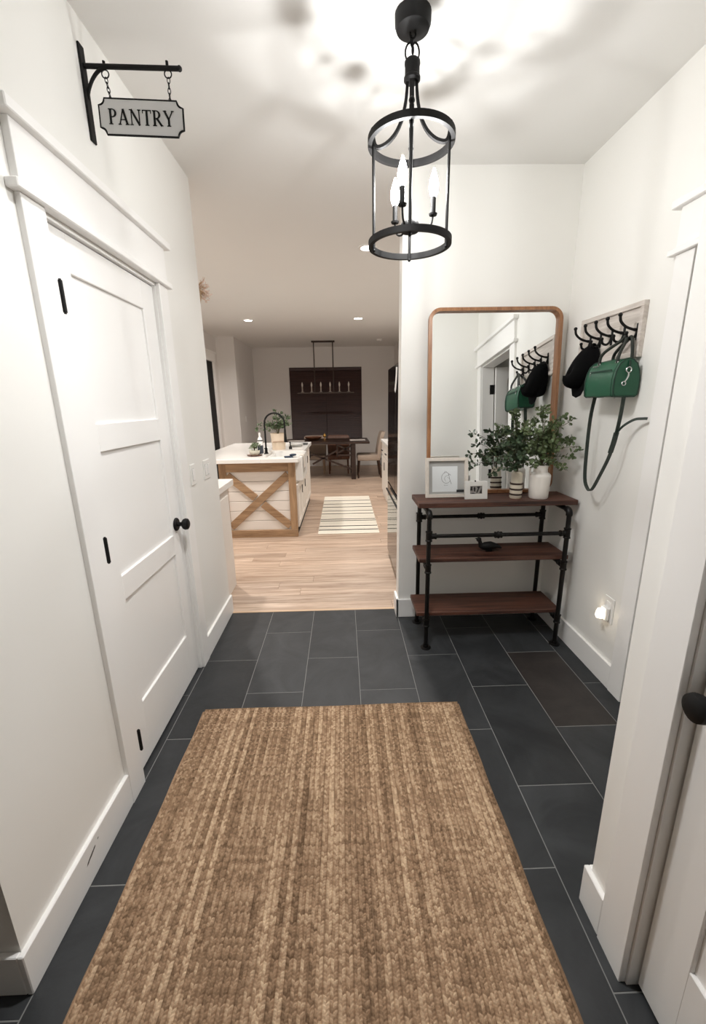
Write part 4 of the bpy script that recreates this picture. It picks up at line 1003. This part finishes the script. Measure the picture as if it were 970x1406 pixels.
# ------------------------------------------------------------------ dining set
def dining():
    t = thing('dining_table', (-0.40, 8.85, 0), 'dark wood trestle dining table with X braces in the far room', 'dining table')
    x0, x1, y0, y1, zt = -1.35, 0.53, 8.36, 9.34, 0.760
    n = 6; pw = (y1-y0)/n
    for k in range(n): MB().box(x0, x1, y0+k*pw+0.001, y0+(k+1)*pw-0.001, zt-0.042, zt, 0.002).build('top_plank', M_tablewood, t, smooth=False)
    for x in (-1.08, 0.205):
        for yy in (8.44, 9.24): MB().box(x-0.045, x+0.045, yy-0.045, yy+0.045, 0.0, zt-0.042, 0.004).build('leg', M_tablewood, t, smooth=False)
        m = MB(); m.box(x-0.04, x+0.04, 8.49, 9.19, 0.62, 0.70); m.box(x-0.03, x+0.03, 8.49, 9.19, 0.12, 0.19); m.build('end_rail', M_tablewood, t, smooth=False)
    yb = 8.455
    for a, b in (((-0.62, .52), (0.20, .19)), ((-0.62, .32), (-0.10, .60)), ((-0.10, .54), (0.19, .69)), ((-0.10, .69), (0.19, .54))):
        MB().bar((a[0], yb, a[1]), (b[0], yb, b[1]), 0.03, 0.035).build('brace', M_tablewood, t, smooth=False)
    m = MB(); m.bar((-0.12, yb+0.001, 0.49), (0.20, yb+0.001, 0.49), 0.03, 0.03); m.bar((-0.12, yb+0.001, 0.46), (-0.12, yb+0.001, 0.71), 0.03, 0.03, (1,0,0)); m.bar((-1.04, yb, 0.20), (-0.62, yb, 0.52), 0.03, 0.035); m.build('brace', M_tablewood, t, smooth=False)
    fab = mat('greige_linen', (172, 156, 142), 0.95, var=0.08, scale=60, bump=0.2, bscale=200)
    def chair(loc, rz, label, m_cloth, m_leg, nm='upholstered_chair'):
        t = thing(nm, (0, 0, 0), label, 'chair', 'chairs at the dining table')
        m = MB(); m.box(-0.24, 0.24, -0.23, 0.25, 0.36, 0.48, 0.03, seg=2); m.build('seat', m_cloth, t)
        m = MB(); vs_ = []; n = 7                      # gently raked, rounded back
        prof = [(0.20, 0.40), (0.215, 0.52), (0.235, 0.68), (0.262, 0.82), (0.285, 0.905), (0.30, 0.93)]
        for (yy, zz), wd in zip(prof, (0.235, 0.24, 0.245, 0.245, 0.235, 0.20)):
            for a, b in ((-wd, -0.035), (wd, -0.035), (wd+0.01, 0.0), (wd, 0.04), (-wd, 0.04), (-wd-0.01, 0.0)): vs_.append((a, yy+b, zz))
        fs_ = [(i*6+k, i*6+(k+1) % 6, (i+1)*6+(k+1) % 6, (i+1)*6+k) for i in range(5) for k in range(6)]+[tuple(reversed(range(6))), tuple(30+k for k in range(6))]
        m.add(vs_, fs_); m.build('backrest', m_cloth, t, angle=50)
        for sx, sy, s in ((-1, -0.19, 0.02), (1, -0.19, 0.02), (-1, 0.21, -0.05), (1, 0.21, -0.05)):
            MB().tube([(sx*0.20, sy, 0.37), (sx*0.205, sy-s, 0.0)], [0.022, 0.014], 4).build('leg', m_leg, t, smooth=False)
        t.location = loc; t.rotation_euler.z = rz
        if rz == 0: t.scale = (1, 0.95, 0.87)
        return t
    darkleg = mat('walnut_leg', (66, 46, 36), 0.5)
    chair((0.515, 8.72, 0), -PI/2, 'greige upholstered dining chair at the right end of the table', fab, darkleg)
    chair((-0.63, 9.32, 0), 0, 'greige upholstered dining chair behind the left braces of the table', fab, M_lightleg)
    chair((-0.10, 9.34, 0), 0, 'brown wooden dining chair behind the table below the window', M_midwood, M_midwood, 'wooden_chair')
    # on the table
    q = (-0.385, 8.95, 0.760)
    t = thing('gold_candlestick', q, 'small brass candle holder on the dining table', 'candle holder')
    MB().lathe([(0, 0), (0.045, 0), (0.045, 0.006), (0.010, 0.014), (0.008, 0.05), (0.030, 0.062), (0.036, 0.09), (0.028, 0.112), (0.010, 0.122), (0.010, 0.14), (0, 0.142)], q, 18).build('stick', M_gold, t)
    q = (-0.62, 8.92, 0.760)
    t = thing('wooden_bowl', q, 'shallow wooden bowl on the dining table', 'bowl')
    MB().lathe([(0, 0), (0.08, 0), (0.16, 0.04), (0.185, 0.07), (0.175, 0.07), (0.15, 0.045), (0, 0.012)], q, 24).build('bowl_body', M_midwood, t)
    for i, (x, lb) in enumerate(((0.30, 'white folded napkin set at the right end of the dining table'), (-0.95, 'white folded napkin set at the left end of the dining table'))):
        t = thing('napkin', (x, 8.70, 0.760), lb, 'napkin')
        MB().box(x-0.16, x+0.16, 8.60, 8.84, 0.760, 0.772, 0.004).build('placemat', mat('napkin_grey', (196, 190, 184), 0.9), t, smooth=False)
dining()
def chandelier():
    yc, x0, x1 = 9.42, -0.955, 0.262
    t = thing('linear_chandelier', (-0.35, yc, ZC-1.07), 'dark linear chandelier with six candle sleeves over the dining table', 'chandelier')
    br = mat('bronze_metal', (66, 54, 48), 0.5, metal=0.4)
    MB().box(-0.62, -0.13, yc-0.05, yc+0.05, ZC-0.028, ZC, 0.003).build('ceiling_canopy', br, t, smooth=False)
    for x in (-0.575, -0.175): MB().tube([(x, yc, ZC-0.02), (x, yc, 1.74)], 0.012, 8).build('rod', br, t)
    MB().box(x0, x1, yc-0.025, yc+0.025, 1.715, 1.745, 0.003).build('beam', br, t, smooth=False)
    slv = mat('candle_sleeve_grey', (150, 138, 128), 0.6); gl = mat('clear_bulb', (196, 186, 176), 0.15)
    for k in range(6):
        x = -0.85+k*(1.0/5)
        MB().lathe([(0, 0), (0.035, 0), (0.035, 0.008), (0.014, 0.012), (0.014, 0.11), (0, 0.11)], (x, yc, 1.745), 14).build('candle_sleeve', slv, t)
        MB().lathe([(0, 0), (0.010, 0), (0.020, 0.03), (0.018, 0.06), (0.004, 0.10), (0, 0.101)], (x, yc, 1.855), 12).build('bulb', gl, t)
chandelier()
def window_blinds():
    wt = thing('window_1', ((WX0+WX1)/2, 10.40, WZ0), None, None); wt['kind'] = 'structure'
    m = MB()
    for a, b, c_, d in ((WX0, WX0+0.03, WZ0, WZ1), (WX1-0.03, WX1, WZ0, WZ1), (WX0, WX1, WZ0, WZ0+0.03), (WX0, WX1, WZ1-0.03, WZ1), ((WX0+WX1)/2-0.03, (WX0+WX1)/2+0.03, WZ0, WZ1)): m.box(a, b, 10.46, 10.51, c_, d)
    m.build('window_frame', M_blind, wt, smooth=False)
    MB().box(WX0, WX1, 10.49, 10.494, WZ0, WZ1).build('pane', mat('night_glass', (10, 11, 14), 0.05), wt, smooth=False)
    MB().box(WX0-0.02, WX1+0.02, 10.365, 10.41, WZ0-0.035, WZ0, 0.003).build('sill', M_midwood, wt, smooth=False)
    xm = (WX0+WX1)/2
    for lb, a, b in (('closed dark mahogany wood blind covering the left half of the dining window', WX0+0.004, xm-0.006), ('closed dark mahogany wood blind covering the right half of the dining window', xm+0.006, WX1-0.004)):
        t = thing('wood_blind', ((a+b)/2, 10.42, WZ0), lb, 'blind', 'blinds of the dining window')
        MB().box(a, b, 10.400, 10.448, WZ1-0.075, WZ1-0.004, 0.003).build('valance', M_blind, t, smooth=False)
        MB().box(a, b, 10.414, 10.436, WZ0+0.004, WZ0+0.024, 0.002).build('bottom_rail', M_blind, t, smooth=False)
        n = 32; h = (WZ1-0.08-WZ0-0.026)/n
        me = None
        for k in range(n):
            z = WZ0+0.026+(k+0.5)*h
            if me is None:
                M = Matrix.Translation(Vector((0, 0, 0))) @ Matrix.Rotation(math.radians(72), 4, 'X')
                o = MB().box(-(b-a)/2, (b-a)/2, -0.028, 0.028, -0.0015, 0.0015, 0, M).build('slat', M_blind, t, smooth=False); me = o.data
                me.transform(Matrix.Translation(ORIGIN[t]))
            else:
                o = bpy.data.objects.new('slat', me); scene.collection.objects.link(o); o.parent = t
            o.location = Vector(((a+b)/2, 10.425, z))-ORIGIN[t]
window_blinds()

# ------------------------------------------------------------------ fridge, cabinets
def fridge():
    x0, x1, y0, y1, h = 0.432, 1.17, 2.93, 4.05, 1.795
    t = thing('refrigerator', (0.8, 3.5, 0), 'glossy black refrigerator standing behind the mirror wall in the kitchen', 'refrigerator')
    gl = mat('gloss_black', (16, 16, 17), 0.09, spec=0.6)
    MB().box(x0+0.05, x1, y0, y1, 0.015, h, 0.004).build('cabinet', gl, t, smooth=False)
    ym = (y0+y1)/2
    MB().box(x0, x0+0.05, y0, ym-0.002, 0.76, h, 0.005).build('door', gl, t, smooth=False)
    MB().box(x0, x0+0.05, ym+0.002, y1, 0.76, h, 0.005).build('door', gl, t, smooth=False)
    MB().box(x0, x0+0.05, y0, y1, 0.05, 0.752, 0.005).build('freezer_drawer', gl, t, smooth=False)
    MB().box(x0+0.03, x0+0.06, y0, y1, 0.0, 0.05).build('toe_grille', M_dark, t, smooth=False)
    MB().tube([(x0-0.02, y0+0.1, 0.70), (x0-0.02, y1-0.1, 0.70)], 0.008, 8).build('handle', M_black, t)
    p_ = thing('paper_note', (0.43, 3.41, 1.60), 'white paper strip hanging on the black refrigerator front', 'paper')
    MB().ribbon(smooth_path([(0.429, 3.40, 1.765), (0.428, 3.405, 1.70), (0.424, 3.42, 1.62), (0.420, 3.43, 1.585)], 4), (0, 1, 0), 0.09, 0.0015).build('sheet', M_white, p_)
    t = thing('base_cabinet', (0.9, 5.6, 0), 'white base cabinet run along the right kitchen wall past the refrigerator', 'cabinet')
    MB().box(0.66, 1.24, 4.10, 6.95, 0.0, 0.885).build('carcass', M_shiplap, t, smooth=False)
    for k in range(5):
        a, b = 4.12+k*0.566, 4.12+(k+1)*0.566-0.01
        o = MB().box(0.642, 0.66, a, b, 0.10, 0.66, 0.002).build('cabinet_door', M_shiplap, t, smooth=False)
        MB().tube([(0.62, b-0.05, 0.50), (0.62, b-0.05, 0.62)], 0.006, 8).build('pull', M_black, o)
        o = MB().box(0.642, 0.66, a, b, 0.675, 0.87, 0.002).build('drawer', M_shiplap, t, smooth=False)
        m = MB(); m.tube([(0.616, (a+b)/2-0.07, 0.77), (0.616, (a+b)/2+0.07, 0.77)], 0.009, 8); m.build('pull', M_black, o)
    t = thing('countertop', (0.9, 5.6, 0.885), 'white countertop on the base cabinets along the right kitchen wall', 'countertop')
    MB().box(0.625, 1.24, 4.08, 6.97, 0.885, 0.922, 0.003).build('slab', M_quartz, t, smooth=False)
    # low cabinet just past the end of the left wall
    t = thing('side_cabinet', (-1.3, 3.16, 0), 'low white cabinet tucked behind the end of the left wall', 'cabinet')
    MB().box(-1.75, -0.945, 2.90, 3.36, 0.0, 0.868, 0.002).build('carcass', M_shiplap, t, smooth=False)
    MB().box(-0.945, -0.935, 2.96, 3.32, 0.10, 0.80, 0.002).build('end_panel', M_shiplap, t, smooth=False)
    t = thing('countertop', (-1.3, 3.16, 0.868), 'small white counter slab on the low cabinet beyond the left wall', 'countertop')
    MB().box(-1.78, -0.905, 2.885, 3.395, 0.868, 0.918, 0.003).build('slab', M_quartz, t, smooth=False)
fridge()

# ------------------------------------------------------------------ doorway trim of the far left doorway, dried flowers, ceiling lights
d4 = thing('door_4', (KL-0.02, 7.83, 0), None, None); d4['kind'] = 'structure'
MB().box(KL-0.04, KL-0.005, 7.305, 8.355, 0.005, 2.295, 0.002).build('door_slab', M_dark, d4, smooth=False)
MB().lathe([(0, 0), (0.025, 0), (0.03, 0.02), (0.02, 0.05), (0, 0.052)], seg=14, M=XF((KL-0.005, 7.37, 1.0), (0,1,0), (0,0,1), (1,0,0))).build('knob', M_black, d4)
tk = thing('trim_4', (KL, 7.83, 0), None, None); tk['kind'] = 'structure'
MB().box(KL, KL+0.02, 8.36, 8.46, 0, 2.30, 0.002).build('side_casing', M_trim, tk, smooth=False)
MB().box(KL, KL+0.02, 7.20, 7.30, 0, 2.30, 0.002).build('side_casing', M_trim, tk, smooth=False)
MB().box(KL, KL+0.022, 7.17, 8.49, 2.30, 2.45, 0.002).build('head_board', M_trim, tk, smooth=False)
MB().box(KL, KL+0.04, 7.14, 8.52, 2.45, 2.48, 0.002).build('upper_cap', M_trim, tk, smooth=False)
def switch_far():
    t = thing('light_switch', (-2.07, 9.25, 1.07), 'white switch plate on the far dining room wall left of the window', 'light switch')
    MB().box(-2.07, -2.063, 9.20, 9.28, 1.15, 1.27, 0.002).build('cover_plate', M_white, t, smooth=False)
    MB().box(-2.063, -2.059, 9.225, 9.255, 1.18, 1.24, 0.001).build('rocker', M_white, t, smooth=False)
switch_far()
def dried():
    c = Vector((-0.905, 2.862, 2.175))
    t = thing('dried_flowers', c, 'bunch of pinkish dried flowers in a wall pocket at the corner of the left wall', 'dried flowers')
    MB().lathe([(0, -0.10), (0.018, -0.09), (0.034, -0.02), (0.040, 0.02), (0.036, 0.02), (0.030, -0.02), (0, -0.06)], (c[0], c[1]+0.041, c[2]), 16).build('wall_pocket', mat('tan_basket', (176, 148, 116), 0.85, var=0.2, scale=60), t)
    r_ = random.Random(8); st = MB(); fl_ = MB()
    for k in range(60):
        d = Vector((r_.uniform(-0.25, 1.0), r_.uniform(-0.15, 0.9), r_.uniform(-0.4, 1.2))).normalized()*r_.uniform(0.04, 0.10)
        b = c+Vector((0, 0.041, 0.01)); e = b+d
        st.tube([b, b.lerp(e, 0.5)+Vector((0, 0, 0.012)), e], 0.0014, 4)
        for q in range(4):
            p_ = e+Vector((r_.uniform(-1, 1), r_.uniform(-0.2, 1), r_.uniform(-1, 1)))*0.014
            fl_.tube([e-d*0.15, p_], [0.0012, 0.0026], 4)
    st.build('stem', mat('dry_stem', (196, 168, 140), 0.9), t)
    o = fl_.build('blossom', mat('dry_pink', (226, 206, 194), 0.9, var=0.1, scale=50), t); o['kind'] = 'stuff'
dried()
def downlight(x, y, label, k=1.0):
    t = thing('recessed_light', (x, y, ZC), label, 'recessed light', 'recessed ceiling lights')
    MB().lathe([(0.062, 0.0), (0.088, 0.0), (0.088, -0.004), (0.080, -0.008), (0.062, -0.006), (0.062, 0.0)], (x, y, ZC), 28, closed_ends=False).build('trim_ring', M_white, t)
    MB().lathe([(0, -0.002), (0.064, -0.002), (0.064, -0.004), (0, -0.004)], (x, y, ZC), 24).build('lens', M_can, t)
    ld = bpy.data.lights.new('downlight', 'AREA'); ld.shape = 'DISK'; ld.size = 0.12; ld.spread = math.radians(150); ld.energy = CAN_W*k; ld.color = (1.0, 0.95, 0.905)
    lo = bpy.data.objects.new('downlight', ld); scene.collection.objects.link(lo); lo.parent = t; lo.location = (0, 0, -0.012)
M_can = emit('can_lens', (1.0, 0.94, 0.86), 14.0)
downlight(-1.44, 7.10, 'lit recessed ceiling light on the left, above the island')
downlight(0.28, 7.06, 'lit recessed ceiling light on the right, nearer the chandelier')
downlight(0.25, 4.01, 'lit recessed ceiling light nearest the entry, beside the lantern', 1.2)
downlight(-1.44, 4.01, 'lit recessed ceiling light hidden beyond the left wall', 1.2)
def entry_fill(x, y):  # added fill lamp in downlight form, out of view, to brighten the foreground
    t = thing('recessed_light', (x, y, ZC), 'added unseen fill light over the near end of the entry hall', 'recessed light', 'recessed ceiling lights')
    MB().lathe([(0.062, 0.0), (0.088, 0.0), (0.088, -0.004), (0.080, -0.008), (0.062, -0.006), (0.062, 0.0)], (x, y, ZC), 28, closed_ends=False).build('trim_ring', M_white, t)
    MB().lathe([(0, -0.002), (0.064, -0.002), (0.064, -0.004), (0, -0.004)], (x, y, ZC), 24).build('lens', M_can, t)
    ld = bpy.data.lights.new('downlight', 'SPOT'); ld.energy = ENTRY_FILL_W; ld.color = (1.0, 0.995, 0.99); ld.shadow_soft_size = 0.06
    ld.spot_size = math.radians(125); ld.spot_blend = 1.0
    lo = bpy.data.objects.new('downlight', ld); scene.collection.objects.link(lo); lo.parent = t; lo.location = (0, 0, -0.02)
entry_fill(-0.08, 1.20)
def detector():
    t = thing('smoke_detector', (0.80, 9.3, ZC-0.03), 'small round white smoke detector on the far kitchen ceiling', 'smoke detector')
    MB().lathe([(0, 0), (0.05, 0), (0.06, 0.012), (0.062, 0.03), (0, 0.03)], (0.80, 9.3, ZC-0.03), 20).build('housing', M_white, t)
    MB().lathe([(0.0, -0.003), (0.014, -0.003), (0.016, 0.001), (0, 0.001)], (0.80, 9.3, ZC-0.03), 12).build('test_button', mat('grey_plastic', (150, 150, 150), 0.5), t)
detector()
